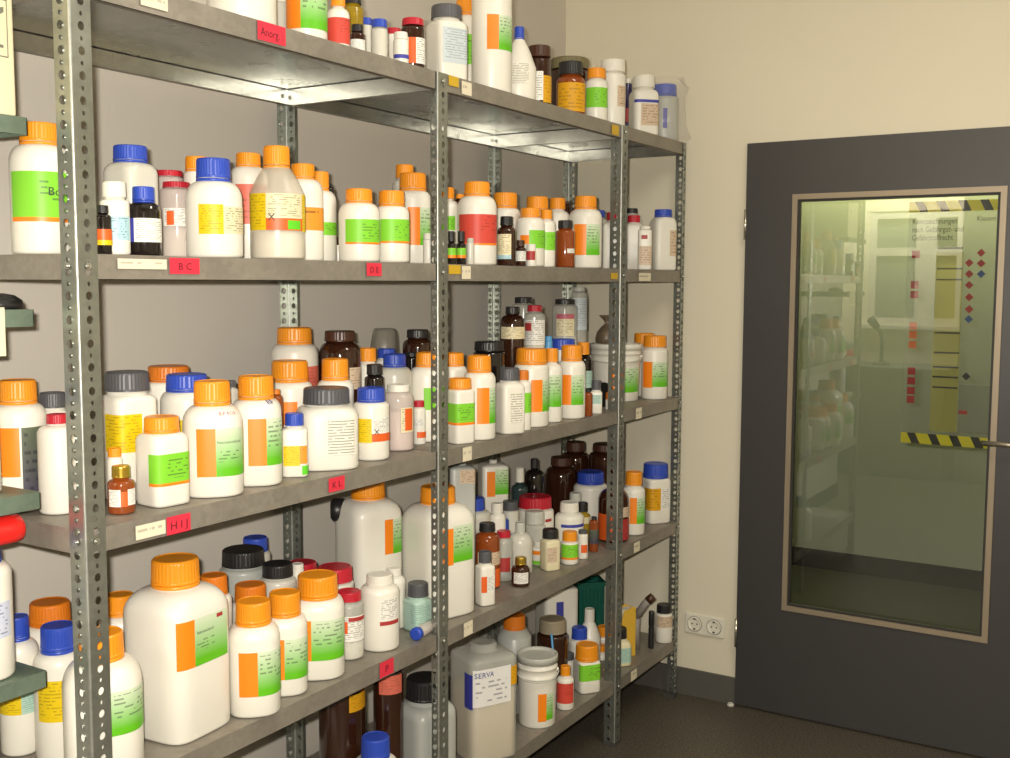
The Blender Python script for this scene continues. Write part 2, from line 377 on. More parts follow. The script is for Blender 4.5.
B(1, 643, 30, 74, 's', 'white', WH, 'squarish white bottle with white cap and violet band, top shelf right bay', [('P', 634, 657, 99, 102), ('N', 641, 657, 103, 125)], cw=22, ch=12, yaw=20)
B(1, 673, 28, 83, 'm', 'greyplastic', BL, 'blue-capped bottle standing in a clear bag at the right end of the top shelf', [('P', 672, 676, 108, 128)], cw=24, ch=10)
BEHIND[0] = True
B(1, 366.5, 13, 17, 'v', 'trans', BL, 'blue-capped vial half hidden behind the clear vial, top shelf', ch=7)
B(1, 394, 16, 27, 'v', 'white', RD, 'white jar with red cap peeking out behind the small white jar', ch=6)
B(1, 281, 13, -6, 'v', 'trans', WH, 'narrow pale bottle in the gap between two big bottles, top shelf left')
B(1, 468, 27, -3, 'm', 'white', OR, 'orange-capped bottle with green label behind the squarish grey-capped one, top shelf', [('F', 456, 479, 34, 64)], cw=24, ch=14)
B(1, 353, 22, -12, 'a', 'yellowglass', BK, 'yellow-green glass bottle with black cap at the back of the top shelf', cw=18, ch=14, sk=1)
B(1, 569, 38, 55, 'w', 'brownglass', 'c_olive', 'wide brown jar with olive lid behind the black-capped brown bottle', cw=39, ch=11)
B(1, 627, 9, 78, 'v', 'purpleglass', WH, 'narrow dark vial with red label squeezed between white bottles, top shelf', [('Q', 622, 632, 108, 122)])

BEHIND[0] = False
# ================================================================== second shelf
B(2, 43.5, 63, 121, 'm', 'white', OR, 'white bottle with orange cap and bright green label left of the nearest post', [('F', 15, 78, 171, 217), ('O', 15, 78, 217, 221.5)], cw=41, ch=20, txt=[('Borsäure', 49.5, 195, 9.5, 'ink')])
B(2, 104, 17, 205, 'a', 'dark', BK, 'tiny black bottle with orange-red label tucked behind the nearest post', [('H', 96, 113, 229, 240), ('Y', 96, 113, 240, 245)], cw=12, ch=8)
B(2, 116, 30, 181, 'm', 'white', WH, 'white bottle with white cap and pale blue label beside the nearest post', [('B', 106, 130, 216, 240)], cw=24, ch=16, sk=.6)
B(2, 145, 34, 186, 'a', 'dark', BL, 'nearly black glass bottle with blue cap and white label', [('P', 131.5, 135, 218, 242), ('W', 135, 162, 218, 242)], cw=23, ch=14, sk=1.5)
B(2, 215, 57, 157, 'm', 'white', BL, 'white bottle with tall blue cap and yellow label, second shelf left bay', [('Y', 200, 224, 204, 234), ('C', 224, 244, 206, 233)], cw=35, ch=20)
B(2, 278, 55, 145, 'c', 'transl', OR, 'large sloping bottle with orange cap, yellow label and orange hazard strip', [('Y', 251, 267, 193, 230), ('C', 267, 302, 193, 218), ('Y', 302, 307, 193, 231), ('H', 267, 302, 218, 230), ('V', 288, 300, 220, 229)], cw=27, ch=19, txt=[('X', 269, 220.5, 7.5, 'ink')], sk=1.75, fill=('white', 231))
B(2, 359.5, 41, 188, 'm', 'white', OR, 'white bottle with orange cap and green label, left of its twin above tag D E', [('F', 346, 380, 219, 242), ('O', 346, 380, 242, 244)], cw=27, ch=12)
B(2, 392, 35, 190, 'm', 'white', OR, 'white bottle with orange cap and green label, right of its twin above tag D E', [('F', 381, 410, 219, 241), ('O', 381, 410, 241, 243)], cw=26, ch=13)
B(2, 428.5, 11, 233, 'v', 'white', WH, 'tiny white jar against the left side of the second post')
B(2, 451.3, 9.4, 231, 'a', 'dark', BK, 'tiny black dropper bottle with green label, left of the pair by the second post', [('F', 446.5, 456.5, 248, 255), ('O', 446.5, 456.5, 255, 258)], cw=7, ch=10)
B(2, 461.2, 9.4, 231, 'a', 'dark', BK, 'tiny black dropper bottle with green label, right of the pair by the second post', [('F', 456.5, 466.5, 248, 255), ('O', 456.5, 466.5, 255, 258)], cw=7, ch=10)
B(2, 470.3, 7.5, 238, 'v', 'trans', 'c_ltgrey', 'tiny translucent vial right of the two black dropper bottles')
B(2, 506.5, 19, 216, 'a', 'brownglass', BK, 'brown bottle with black cap and tall cream label beside the red-labelled white bottle', [('C', 497.5, 511, 234, 255), ('B', 497.5, 511, 255, 259)], cw=13, ch=9, sk=1.5)
B(2, 520.5, 10.5, 240, 'a', 'brownglass', 'c_brown', 'tiny brown bottle with white label in the second shelf front row', [('W', 516, 526, 251, 261)], cw=8, ch=6)
B(2, 531, 10.5, 244, 'v', 'white', WH, 'tiny white bottle with red square label in front of green-labelled bottles', [('Q', 526.5, 535, 251, 260)])
B(2, 565, 19.5, 220, 'a', 'orangeglass', BK, 'orange-brown bottle with black cap left of the big orange-and-green bottle, second shelf', [('W', 567, 574, 248.5, 253)], cw=15, ch=8, sk=.9)
B(2, 585, 33, 195.5, 'm', 'white', OR, 'white bottle with orange cap and orange-green label nearest the third post, second shelf', [('O', 574, 586, 224, 255), ('G', 586, 599, 224, 255)], cw=22, ch=11)
B(2, 612, 20, 212, 's', 'white', RD, 'white bottle with red cap partly hidden by the third post', cw=12, ch=8)
B(2, 644.5, 14, 226, 'q', 'white', WH, 'narrow white box-like bottle with small red logo, second shelf right bay', [('Q', 641, 647, 235, 239), ('N', 639, 651, 246, 265)], ch=3)
B(2, 666, 27, 209, 's', 'white', BL, 'white bottle with blue cap alone at the right end of the second shelf', [('N', 673, 680, 230, 256)], cw=17.5, ch=6.5, yaw=25)
B(2, 477, 39, 181, 'm', 'white', OR, 'tall white bottle with orange cap and wide red label, second shelf middle bay', [('R', 459.5, 497, 214, 243), ('O', 459.5, 497, 243, 245)], cw=26, ch=12)
B(2, 530, 29, 207.5, 'm', 'white', OR, 'short orange-capped bottle with orange and green label behind the tiny white bottle', [('O', 520.5, 529, 235, 244), ('F', 529, 545, 230, 248)], cw=20, ch=8)
B(2, 546, 18, 209.5, 'm', 'white', OR, 'slim orange-capped bottle with green label left of the orange-brown glass bottle', [('F', 540, 555, 232, 250)], cw=12, ch=9)
BEHIND[0] = True
B(2, 178, 34, 181, 'w', 'clearpink', RD, 'clear pinkish jar with flat red cap, front one of two, second shelf', [('W', 165, 190, 208, 226), ('H', 168, 175, 211, 225)], cw=28, ch=6, fill=('powder', 228))
B(2, 304, 40, 163, 'm', 'white', OR, 'orange-capped bottle with orange label right behind the large sloping bottle', [('Z', 300, 325, 207, 230)], cw=24, ch=13)
B(2, 413, 36, 172, 'm', 'white', OR, 'orange-capped bottle with orange and green label just left of the second post', [('O', 408, 420, 207, 245), ('G', 420, 431, 207, 245)], cw=27, ch=15)
B(2, 133, 54, 144, 's', 'trans', BL, 'large squarish bottle with blue cap behind the small bottles near the nearest post', cw=35, ch=15, yaw=45, sk=1.0)
B(2, 171, 29, 169.5, 'w', 'clearpink', RD, 'red-capped clear jar half hidden at the back, second shelf left bay', cw=28, ch=6)
B(2, 199, 27, 155.6, 'm', 'white', OR, 'orange-capped bottle mostly hidden behind the blue-capped bottle with yellow label', cw=24, ch=13)
B(2, 250, 38, 152, 'm', 'white', OR, 'orange-capped white bottle with salmon label behind the large sloping bottle', [('S', 236, 268, 184, 224)], cw=25, ch=12)
B(2, 321, 32, 171, 'm', 'white', OR, 'orange-capped bottle, rightmost of the cluster near the back post, second shelf', [('F', 312, 338, 222, 235)], cw=18, ch=16)
B(2, 333, 12.5, 231, 'a', 'brownglass', BK, 'tiny red-brown bottle with dark cap left of the green-labelled pair', cw=8)
B(2, 338.5, 8, 245, 'v', 'white', WH, 'tiny white jar left of the green-labelled pair')
B(2, 330, 10, 183, 'a', 'dark', BK, 'dark bottle barely visible at the back behind the orange-capped cluster')
B(2, 405, 25, 164, 'm', 'trans', OR, 'pale bottle with orange cap rising behind the others left of the second post', cw=18, ch=13)
B(2, 447, 26, 187, 'm', 'white', OR, 'orange-capped bottle half hidden behind the second post', [('F', 441, 455, 216, 230)], cw=15, ch=11)
B(2, 460, 13, 194, 'm', 'brownglass', OR, 'small brown bottle with orange cap behind the tall red-labelled bottle')
B(2, 505, 30, 192, 'm', 'white', OR, 'orange-capped white bottle right behind the tall red-labelled bottle, second shelf', cw=24, ch=13)
B(2, 537, 30, 196, 'm', 'white', OR, 'wide orange-capped bottle at the back, left of the next orange cap, second shelf', cw=22, ch=12)
B(2, 557, 25, 197.5, 'm', 'white', OR, 'orange-capped bottle at the back, behind the orange-brown glass bottle', cw=16, ch=11)
B(2, 566.5, 9, 201, 'a', 'brownglass', 'c_brown', 'thin brown bottle at the back beside the big orange-and-green bottle')
B(2, 599, 21, 210, 's', 'trans', BL, 'pale bottle with blue cap at the back left of the third post', cw=11, ch=7)
B(2, 633, 20, 215, 's', 'white', RD, 'white bottle with red cap just right of the third post', cw=13, ch=7)
B(2, 631, 20, 208, 's', 'trans', BK, 'pale bottle with black cap behind the red-capped ones at the third post', cw=12, ch=5)

BEHIND[0] = False
# ================================================================== third shelf
PRE3 = place(3, 615, 52, None, .16); PLACED[3][-1] = PLACED[3][-1][:2] + (PRE3[1] * 1.08,)
B(3, 60, 41, 412.5, 'm', 'white', RD, 'plain white bottle with small red cap left of the nearest post, third shelf', yb=516, cw=22, ch=10, sk=.9)
B(3, 122, 28, 464, 'a', 'orangeglass', 'c_gold', 'small brown bottle with gold cap beside the nearest post, third shelf', [('W', 110, 121, 490, 507), ('H', 121, 128, 492, 507), ('W', 128, 135, 490, 506)], yb=515.5, cw=19, ch=12, sk=1)
B(3, 163.5, 53, 414, 's', 'white', OR, 'hexagonal-looking white bottle with orange cap and green label above the white tag', [('F', 150, 190, 455, 484), ('O', 150, 190, 484, 487)], yb=509, cw=36, ch=14, yaw=35, sk=.9)
B(3, 214, 60, 379, 'm', 'white', OR, 'tall white bottle with orange-green label and red handwriting on its shoulder', [('O', 198, 216.5, 429, 477), ('J', 216.5, 244, 429, 477)], yb=499, cw=37, ch=21, sq=2.6, txt=[('B.P 4116', 221, 416, 3.9, 'inkred'), ('Natriumchlorid', 218, 444, 2.9, 'ink')])
B(3, 257.5, 50, 374, 'm', 'white', OR, 'tall white bottle with orange-green label, second of the two tall ones, third shelf', [('O', 249, 267, 419, 466), ('G', 267, 283, 419, 466)], yb=487.5, cw=36, ch=20, sq=2.6, txt=[('B.P', 270, 405, 4.5, 'inkblue')])
B(3, 295, 26, 412, 's', 'white', BL, 'small white bottle with blue cap and yellow label between two tall bottles, third shelf', [('Y', 284, 300, 446, 466), ('Z', 300, 307, 446, 464), ('V', 302, 308, 466, 475)], yb=478, cw=19, ch=12, sk=1)
B(3, 327, 63, 385, 'q', 'white', GY, 'large white jar with dark grey cap and black printed lines, third shelf', [('X', 327, 357, 415, 457)], yb=472, cw=47, ch=16, yaw=10, sk=1.2, sq=3.5)
B(3, 371.5, 36, 386, 'm', 'white', BL, 'white bottle with blue cap, yellow label and orange cross strip, third shelf', [('Y', 358, 372, 419, 443), ('W', 372, 389, 418, 434), ('H', 372, 390, 434, 442)], yb=461.6, cw=28, ch=12, sk=1, txt=[('X', 374, 435, 6, 'ink')])
B(3, 398.5, 31, 383, 'w', 'clearpink', WH, 'translucent jar of pink powder with white cap and orange hazard label', [('C', 401, 413, 408, 433), ('H', 405, 412, 409, 431)], yb=452, cw=23, ch=7, fill=('pink', 412), sk=1.7)
B(3, 419, 13.5, 400, 'm', 'white', RD, 'small white bottle with red cap and red label beside the second post, third shelf', [('W', 413, 424, 419, 427), ('H', 417, 426, 432, 438)], yb=445, cw=11, ch=6)
B(3, 460, 29, 377, 's', 'white', OR, 'white bottle with orange cap and green label, first right of the second post, third shelf', [('F', 448, 475, 404, 423), ('O', 448, 475, 423, 425.5)], yb=445, cw=23, ch=9, yaw=35, sk=.9)
B(3, 479, 33, 354.6, 'm', 'white', OR, 'white bottle with orange cap and tall orange stripe left of the grey-capped bottle', [('O', 477, 489, 388, 424), ('G', 489, 495, 388, 424)], yb=442, cw=24, ch=14)
B(3, 509, 31, 367, 's', 'white', GY, 'squarish white bottle with dark grey cap and printed black lines, third shelf middle bay', [('X', 510, 524, 393, 424)], yb=437, cw=21, ch=12, yaw=30, sk=1)
B(3, 523, 16, 370, 'm', 'white', 'c_orangedark', 'small bottle with dull orange cap between grey-capped and big orange-capped bottles', [('F', 524, 532, 393, 413)], yb=431, cw=11, ch=9)
B(3, 531, 35, 347.5, 'm', 'white', OR, 'big white bottle with wide orange cap right of the squarish grey-capped bottle', [('O', 531, 542, 380, 412), ('G', 542, 549, 380, 412)], yb=428, cw=31, ch=13)
B(3, 551, 22, 348, 'm', 'white', OR, 'narrow orange-capped bottle with green label between two orange-striped ones, third shelf', [('G', 547, 561, 375, 407)], yb=423, cw=13, ch=13)
B(3, 571, 28, 344.6, 'm', 'white', OR, 'white bottle with orange cap and orange-green label left of the tiny bottles, third shelf', [('O', 560, 571, 375, 405), ('G', 571, 583, 375, 405)], yb=419.5, cw=21, ch=13)
B(3, 588, 9, 389, 'a', 'orangeglass', BK, 'tiny orange-brown bottle left of the white bucket, third shelf', yb=416.5)
B(3, 596, 12, 380, 's', 'white', GY, 'tiny white bottle with grey cap in front of the white bucket', [('T', 592, 601, 395, 404)], yb=414, cw=10, ch=9)
B(3, 609, 7.5, 392, 'v', 'white', 'c_orangedark', 'tiny white bottle with orange-brown cap beside the third post', yb=411.5, ch=7)
B(3, 654, 26, 335, 'm', 'white', OR, 'orange-capped bottle with orange and green label right of the white bucket', [('O', 643, 652, 362, 388), ('G', 652, 667, 362, 387)], yb=401, cw=23, ch=11)
BEHIND[0] = True
B(3, 116, 16, 447, 'm', 'white', OR, 'small orange-capped white bottle behind the gold-capped brown bottle', cw=14, ch=9)
B(3, 22, 56, 378, 'm', 'white', OR, 'orange-capped white bottle at the left photo edge, third shelf', [('O', 3, 22, 428, 477), ('D', 24, 50, 428, 500)], cw=39, ch=22)
B(3, 130, 58, 369.5, 's', 'white', GY, 'large white bottle with dark grey cap, yellow label and green shoulder sticker', [('Y', 108, 144, 415, 453)], cw=45, ch=20, yaw=30, sk=.9)
B(3, 189, 54, 372, 'm', 'white', BL, 'blue-capped white bottle with yellow label behind the two orange-capped ones, third shelf', [('Y', 175, 214, 420, 445)], cw=42, ch=15)
B(3, 291, 46, 359, 'm', 'white', OR, 'orange-capped bottle with orange label behind the small blue-capped one, third shelf', [('O', 284, 298, 402, 425)], cw=37, ch=18)
B(3, 336, 37, 357.7, 'm', 'white', OR, 'orange-capped white bottle behind the large white jar with grey cap', cw=27, ch=18)
B(3, 427, 36, 351.6, 'm', 'white', OR, 'orange-capped bottle with green label behind the second post, third shelf', [('F', 424, 445, 388, 410)], cw=22, ch=12)
B(3, 111, 10, 427, 'a', 'brownglass', 'c_red', 'tiny brown bottle with maroon cap just right of the nearest post')
B(3, 428, 7, 402, 'a', 'orangeglass', OR, 'narrow orange-brown bottle hidden at the left side of the second post')
B(3, 447, 10, 398, 'a', 'orangeglass', BK, 'narrow orange-brown bottle at the right side of the second post, third shelf')
B(3, 583, 18, 342, 'a', 'dark', OR, 'black bottle with orange cap and pale label left of the white bucket', [('T', 580, 595, 371, 388)], cw=12, ch=12, sk=1.6)
B(3, 664, 21, 332.6, 'm', 'white', OR, 'rearmost orange-capped bottle with green label at the right end, third shelf', [('F', 664, 675, 369, 386)], cw=20, ch=11)
B(3, 56, 32, 391, 'm', 'white', GY, 'dark-capped bottle half hidden behind the nearest post, third shelf', [('D', 42, 68, 430, 500)], cw=27, ch=16)
B(3, 171, 50, 364, 'w', 'white', 'c_orangedark', 'jar with dull orange lid at the back behind the blue-capped bottle, third shelf', cw=42, ch=14)
B(3, 277, 14, 389, 'm', 'orangeglass', 'c_orangedark', 'small amber bottle with dull orange cap between the tall bottles, third shelf')
B(3, 231, 20, 380, 'm', 'trans', GY, 'dark-capped bottle peeking out between the two tall bottles, third shelf', cw=14)
B(3, 296, 47, 326.6, 'm', 'white', OR, 'highest orange-capped bottle against the back post, third shelf left bay', [('S', 306, 322, 367, 390)], cw=35, ch=14)
B(3, 341, 42, 330, 'a', 'brownglass', 'c_brown', 'large dark brown bottle with black lid at the back, third shelf left bay', [('N', 350, 362, 368, 390)], cw=31, ch=10, sk=1.9)
B(3, 395, 35, 353, 'm', 'trans', BL, 'translucent white bottle with blue cap right behind the pink powder jar', cw=23, ch=11)
B(3, 375, 20, 363.5, 'a', 'dark', BK, 'black bottle with square black cap behind the blue-capped bottle, third shelf', cw=16, ch=10)
B(3, 368, 24, 347.4, 'm', 'white', OR, 'orange-capped bottle at the back between the brown bottle and blue caps', cw=18, ch=13)
B(3, 412, 13, 352, 'a', 'dark', BK, 'ridged black bottle in the gap left of the second post, third shelf', cw=11)
B(3, 387, 22, 348, 'm', 'white', BL, 'second blue-capped bottle, just behind the translucent one, third shelf', cw=18, ch=9)
B(3, 418, 30, 329, 'a', 'brownglass', BK, 'dark brown jar with black lid at the back left of the second post', cw=22, ch=8, sk=1.6)
B(3, 453, 28, 352, 'm', 'white', OR, 'orange-capped bottle behind the second post on its right side, third shelf', cw=22, ch=11)
B(3, 489, 32, 340.5, 'w', 'dark', BK, 'large black-lidded jar behind the orange-capped bottles, third shelf middle bay', cw=30, ch=9)
B(3, 512, 25, 306.5, 'a', 'brownglass', BK, 'round brown bottle with cream label standing high at the back, third shelf', [('C', 501, 524, 327, 339)], cw=14, ch=7, sk=1.5)
B(3, 534, 21, 305, 'a', 'clear', 'c_red', 'clear bottle with red cap and red-white label at the back, third shelf', [('W', 525, 544, 320, 345), ('Q', 525, 531, 323, 331)], cw=15, ch=6, fill=('powder', 335), sk=1.2)
B(3, 523, 24, 297, 'w', 'clear', BK, 'clear jar with black lid behind the round brown bottle, third shelf', cw=18, ch=6)
B(3, 548, 8, 336, 'v', 'c_ltblue', 'c_ltblue', 'small light blue vial at the back, third shelf middle bay')
B(3, 562, 27, 338, 'w', 'white', BL, 'jar with wide blue lid behind the orange caps, third shelf middle bay', cw=25, ch=9)
B(3, 564, 25, 299, 'w', 'clear', BK, 'clear jar with black lid and pink label at the back, third shelf', [('M', 556, 573, 314, 319), ('C', 556, 573, 319, 336)], cw=20, ch=5, fill=('powder', 336))
B(3, 578, 16, 287, 'w', 'clear', 'c_ltgrey', 'tall clear jar with grey label in the back corner, third shelf', [('E', 573, 586, 298, 330)])

BEHIND[0] = False
# ================================================================== fourth shelf
B(4, 105, 80, 625, 'm', 'white', OR, 'big white bottle with pale green label standing behind the nearest post, fourth shelf', [('G', 112, 150, 652, 738)], yb=786, cw=46, ch=24, sq=2.6)
B(4, 179, 104, 551.7, 's', 'white', OR, 'biggest white square bottle with orange cap and orange-green label, fourth shelf', [('O', 178, 196, 624, 672), ('J', 196, 229, 624, 672), ('Q', 218, 224, 626, 630)], yb=748, cw=49, ch=24, yaw=45, sk=.85, txt=[('Natriumchlorid', 198, 640, 3.3, 'ink')])
B(4, 255, 52, 595, 'm', 'white', OR, 'white bottle with orange-green label just right of the biggest square bottle', [('O', 240, 258.5, 653, 697), ('G', 258.5, 283, 653, 697)], yb=719.5, cw=36, ch=20, sq=2.6)
B(4, 286, 44, 587, 'm', 'white', OR, 'orange-capped bottle with mostly green label, middle of the three, fourth shelf', [('O', 280, 285, 640, 680), ('G', 285, 308, 640, 680)], yb=698, cw=32, ch=20, sq=2.6)
B(4, 318.5, 53, 568.5, 'm', 'white', OR, 'wide orange-capped bottle with green label left of the red-capped powder jar', [('O', 305, 312, 621, 661), ('G', 312, 344, 621, 661)], yb=682, cw=41, ch=19, sq=2.6)
B(4, 349.5, 30, 587, 'm', 'clear', RD, 'clear bottle of white powder with red cap and red label, fourth shelf', [('W', 342, 364, 617, 642), ('H', 343, 348, 622, 634), ('Q', 349, 364, 618, 622)], yb=661.5, cw=25, ch=9, fill=('powder', 643))
B(4, 380, 39, 570, 'm', 'white', WH, 'white bottle with white cap and red-edged label, fourth shelf left bay', [('W', 380, 398, 600, 622), ('Q', 380, 398, 622, 626)], yb=653, cw=27, ch=9, sk=1)
B(4, 418, 29, 579.5, 's', 'T', 'c_grey', 'squarish pale green bottle with grey cap left of the second post, fourth shelf', [('T', 410, 432, 598, 628)], yb=641, cw=21, ch=13, yaw=40, sk=.8)
B(4, 438, 72, 482.5, 's', 'white', OR, 'very large white bottle with orange-green label behind the second post, fourth shelf', [('O', 443, 453, 531, 568), ('G', 453, 472, 529, 566)], yb=622, cw=35, ch=14, yaw=38, sk=.9)
B(4, 485, 20, 549.5, 's', 'white', GY, 'small white square bottle with grey cap and orange stripe, right of the second post', [('H', 481.5, 487, 577, 593), ('W', 487, 494, 577, 593)], yb=607, cw=13, ch=11, yaw=30, sk=.8)
B(4, 520.5, 18.5, 555.5, 'a', 'amber', 'c_gold', 'small dark brown bottle with gold cap and white label, fourth shelf', [('W', 514, 528, 573, 584)], yb=588, cw=11.5, ch=7)
B(4, 550, 20, 527, 's', 'cream', BK, 'white square bottle with black cap and beige label, fourth shelf middle bay', [('N', 547, 557, 548, 563)], yb=572, cw=16, ch=9, yaw=30, sk=.8)
B(4, 569.5, 17.5, 529.4, 'm', 'white', OR, 'small white bottle with orange cap and green label right of the black-capped one', [('F', 561.5, 578, 544, 558), ('O', 561.5, 578, 558, 560)], yb=565.5, cw=15, ch=9, sk=.8)
B(4, 582.5, 10.5, 528.7, 'm', 'white', GY, 'tiny white bottle with grey cap and orange mark, fourth shelf', [('H', 581, 587, 545, 553)], yb=559.5, cw=9)
B(4, 593.5, 9.5, 516, 'a', 'orangeglass', BK, 'tiny dark vial with amber foot left of the big dark-topped bottle', [('D', 588, 599, 530, 544)], yb=552.5, cw=5)
B(4, 613, 31, 477, 'a', 'amber', BK, 'large dark bottle with red-orange lower half behind the third post, fourth shelf', [('H', 598, 612, 515, 541), ('Q', 612, 629, 520, 541), ('N', 615, 629, 508, 518)], yb=543.5, cw=12, ch=9, sk=1.1)
B(4, 633, 23, 470, 'm', 'white', OR, 'orange-capped bottle with orange-green label right of the third post, fourth shelf', [('O', 629.5, 636.5, 498, 524), ('G', 636.5, 645, 498, 524)], yb=536, cw=17, ch=13)
B(4, 656.5, 30, 461, 's', 'white', BL, 'white square bottle with blue cap and yellow label at the right end, fourth shelf', [('A', 646, 662, 489, 511), ('W', 663, 671, 489, 511)], yb=524, cw=25, ch=12, yaw=30, sk=.8)
BEHIND[0] = True
B(4, 538, 13, 540, 'm', 'white', 'c_white', 'small bottle with orange and green label left of the black-capped square bottle', [('O', 532, 541, 545, 555), ('F', 532, 541, 561, 569)])
B(4, 520, 25, 521, 'm', 'trans', 'c_ltgrey', 'translucent plastic bottle behind the small gold-capped brown bottle', cw=10, ch=9, sk=1.3)
B(4, 569, 29, 500, 'm', 'white', WH, 'white jar with white cap and violet band behind the small green-labelled bottle', [('P', 561, 583, 525, 528)], cw=19, ch=9, sk=.9)
B(4, 487, 26, 521, 'a', 'orangeglass', BK, 'round amber bottle with black cap behind the small grey-capped square bottle', [('N', 478, 500, 553, 566), ('H', 480, 500, 570, 590)], cw=16, ch=8, sk=1.5)
B(4, 534.5, 22, 508.5, 'w', 'clear', 'c_ltgrey', 'clear glass jar with ribbed translucent lid in front of the red-lidded jar', cw=20, ch=12)
B(4, 503.5, 19, 529, 'm', 'clear', RD, 'clear bottle with red cap just left of the translucent plastic bottle', [('Q', 500, 510, 558, 572)], cw=14)
B(4, 500.5, 20, 517.5, 'm', 'white', BL, 'blue-capped bottle behind the red-capped clear bottle, fourth shelf', cw=17, ch=10)
B(4, 535, 37, 492.5, 'w', 'white', RD, 'white jar with broad red lid in the middle of the fourth shelf', [('Q', 545, 551, 520, 523)], cw=33, ch=11)
B(4, 582, 16, 501, 'a', 'yellowglass', BK, 'yellowish bottle with black cap behind the white jar, fourth shelf', [('C', 580, 590, 514, 524)], cw=11, ch=9)
B(4, 575, 15, 491.5, 'w', 'white', 'c_ltgrey', 'small white jar with pale grey lid behind the white-capped jar, fourth shelf', ch=7)
B(4, 590, 34, 469, 'm', 'white', BL, 'large white bottle with blue cap in front of the dark brown bottles, fourth shelf', cw=27, ch=10, sk=1)
B(4, 62, 52, 619.6, 'm', 'white', BL, 'blue-capped bottle with yellow label just left of the nearest post, fourth shelf', [('Y', 41, 66, 681, 722)], cw=36, ch=24)
B(4, 22, 42, 612.7, 'm', 'white', BL, 'blue-capped bottle with yellow label at the left photo edge, fourth shelf', [('Y', 2, 23, 686, 715), ('T', 23, 36, 690, 715)], cw=24, ch=22)
B(4, 252, 40, 579.5, 'm', 'white', 'c_orangedark', 'bottle with dull orange cap directly behind the one beside the biggest square bottle', cw=32, ch=15)
B(4, 335.5, 38, 561.5, 'w', 'trans', RD, 'broad red-capped jar behind the clear powder bottle, fourth shelf', cw=36, ch=14)
B(4, 394, 24, 565.6, 'm', 'white', WH, 'second white-capped bottle half hidden by the first, fourth shelf left bay', cw=15, ch=7)
B(4, 369, 66, 478, 's', 'white', OR, 'very large white bottle with narrow orange-green label at the back, fourth shelf', [('O', 385, 393, 523, 558), ('G', 393, 403, 523, 558)], cw=34, ch=14, yaw=30, sk=.9)
B(4, 123, 44, 590, 'm', 'white', OR, 'orange-capped bottle behind the nearest post, left of the biggest square bottle', cw=30, ch=18)
B(4, 54, 56, 596, 'm', 'white', 'c_orangedark', 'bottle with dull orange cap between the two blue-capped ones, fourth shelf', cw=42, ch=20)
B(4, 216, 36, 571, 'm', 'white', 'c_orangedark', 'bottle with dull orange cap right behind the biggest square bottle', cw=28, ch=17)
B(4, 279, 38, 559, 'w', 'trans', BK, 'black-lidded jar behind the orange-capped bottles, right of the bigger black lid', cw=31, ch=13)
B(4, 245, 48, 543.5, 'w', 'greyplastic', BK, 'larger black-lidded pale jar near the back post, fourth shelf left bay', cw=43, ch=16)
B(4, 299, 13, 562, 'v', 'white', WH, 'small white cap peeking out between black and red lids, fourth shelf')
B(4, 303, 33, 558, 'w', 'trans', RD, 'maroon-lidded jar left of the broad red-capped one, fourth shelf', cw=30, ch=9)
B(4, 257, 30, 534, 'm', 'trans', BL, 'translucent bottle with blue cap against the wall, fourth shelf left bay', cw=25, ch=12)
B(4, 474, 33, 495, 'w', 'trans', BL, 'blue-lidded pale jar behind the round amber bottle, fourth shelf', cw=21, ch=11)
B(4, 497, 17, 501.5, 'm', 'white', WH, 'small white bottle with white cap right of the blue-lidded pale jar', cw=12, ch=9)
B(4, 510, 17, 499, 'v', 'trans', 'c_grey', 'pale jar with dark grey lid left of the broad red lid', ch=9)
B(4, 519.5, 17, 467, 'a', 'tealglass', WH, 'dark teal bottle with white spray head at the back, fourth shelf', cw=9, ch=14)
B(4, 561, 33, 455, 'a', 'brownglass', 'c_brown', 'big dark brown bottle with brown lid, front one of three, fourth shelf', cw=22, ch=8, sk=1.5)
B(4, 534, 20, 458, 'a', 'dark', BK, 'round dark bottle with black pump top at the back, fourth shelf', cw=8, ch=9, sk=1.3)
B(4, 604, 32, 441.6, 'a', 'brownglass', 'c_brown', 'dark brown bottle with flat lid beside the third post, fourth shelf', cw=25, ch=7, sk=1.2)
B(4, 493, 30, 459, 'f', 'white', None, 'white rectangular canister with orange-green label at the back, fourth shelf', [('O', 487, 495, 472, 497), ('G', 495, 509, 469, 495)], cw=8, yaw=12, sk=.3)
B(4, 461, 28, 461, 'f', 'greyplastic', None, 'grey translucent canister with tan label right of the second post', [('N', 460, 475, 464, 484)], cw=10, yaw=10, sk=.4)
B(4, 575, 29, 440, 'a', 'brownglass', 'c_brown', 'tallest dark brown bottle in the back corner, fourth shelf', cw=20, ch=9, sk=1.2)

BEHIND[0] = False
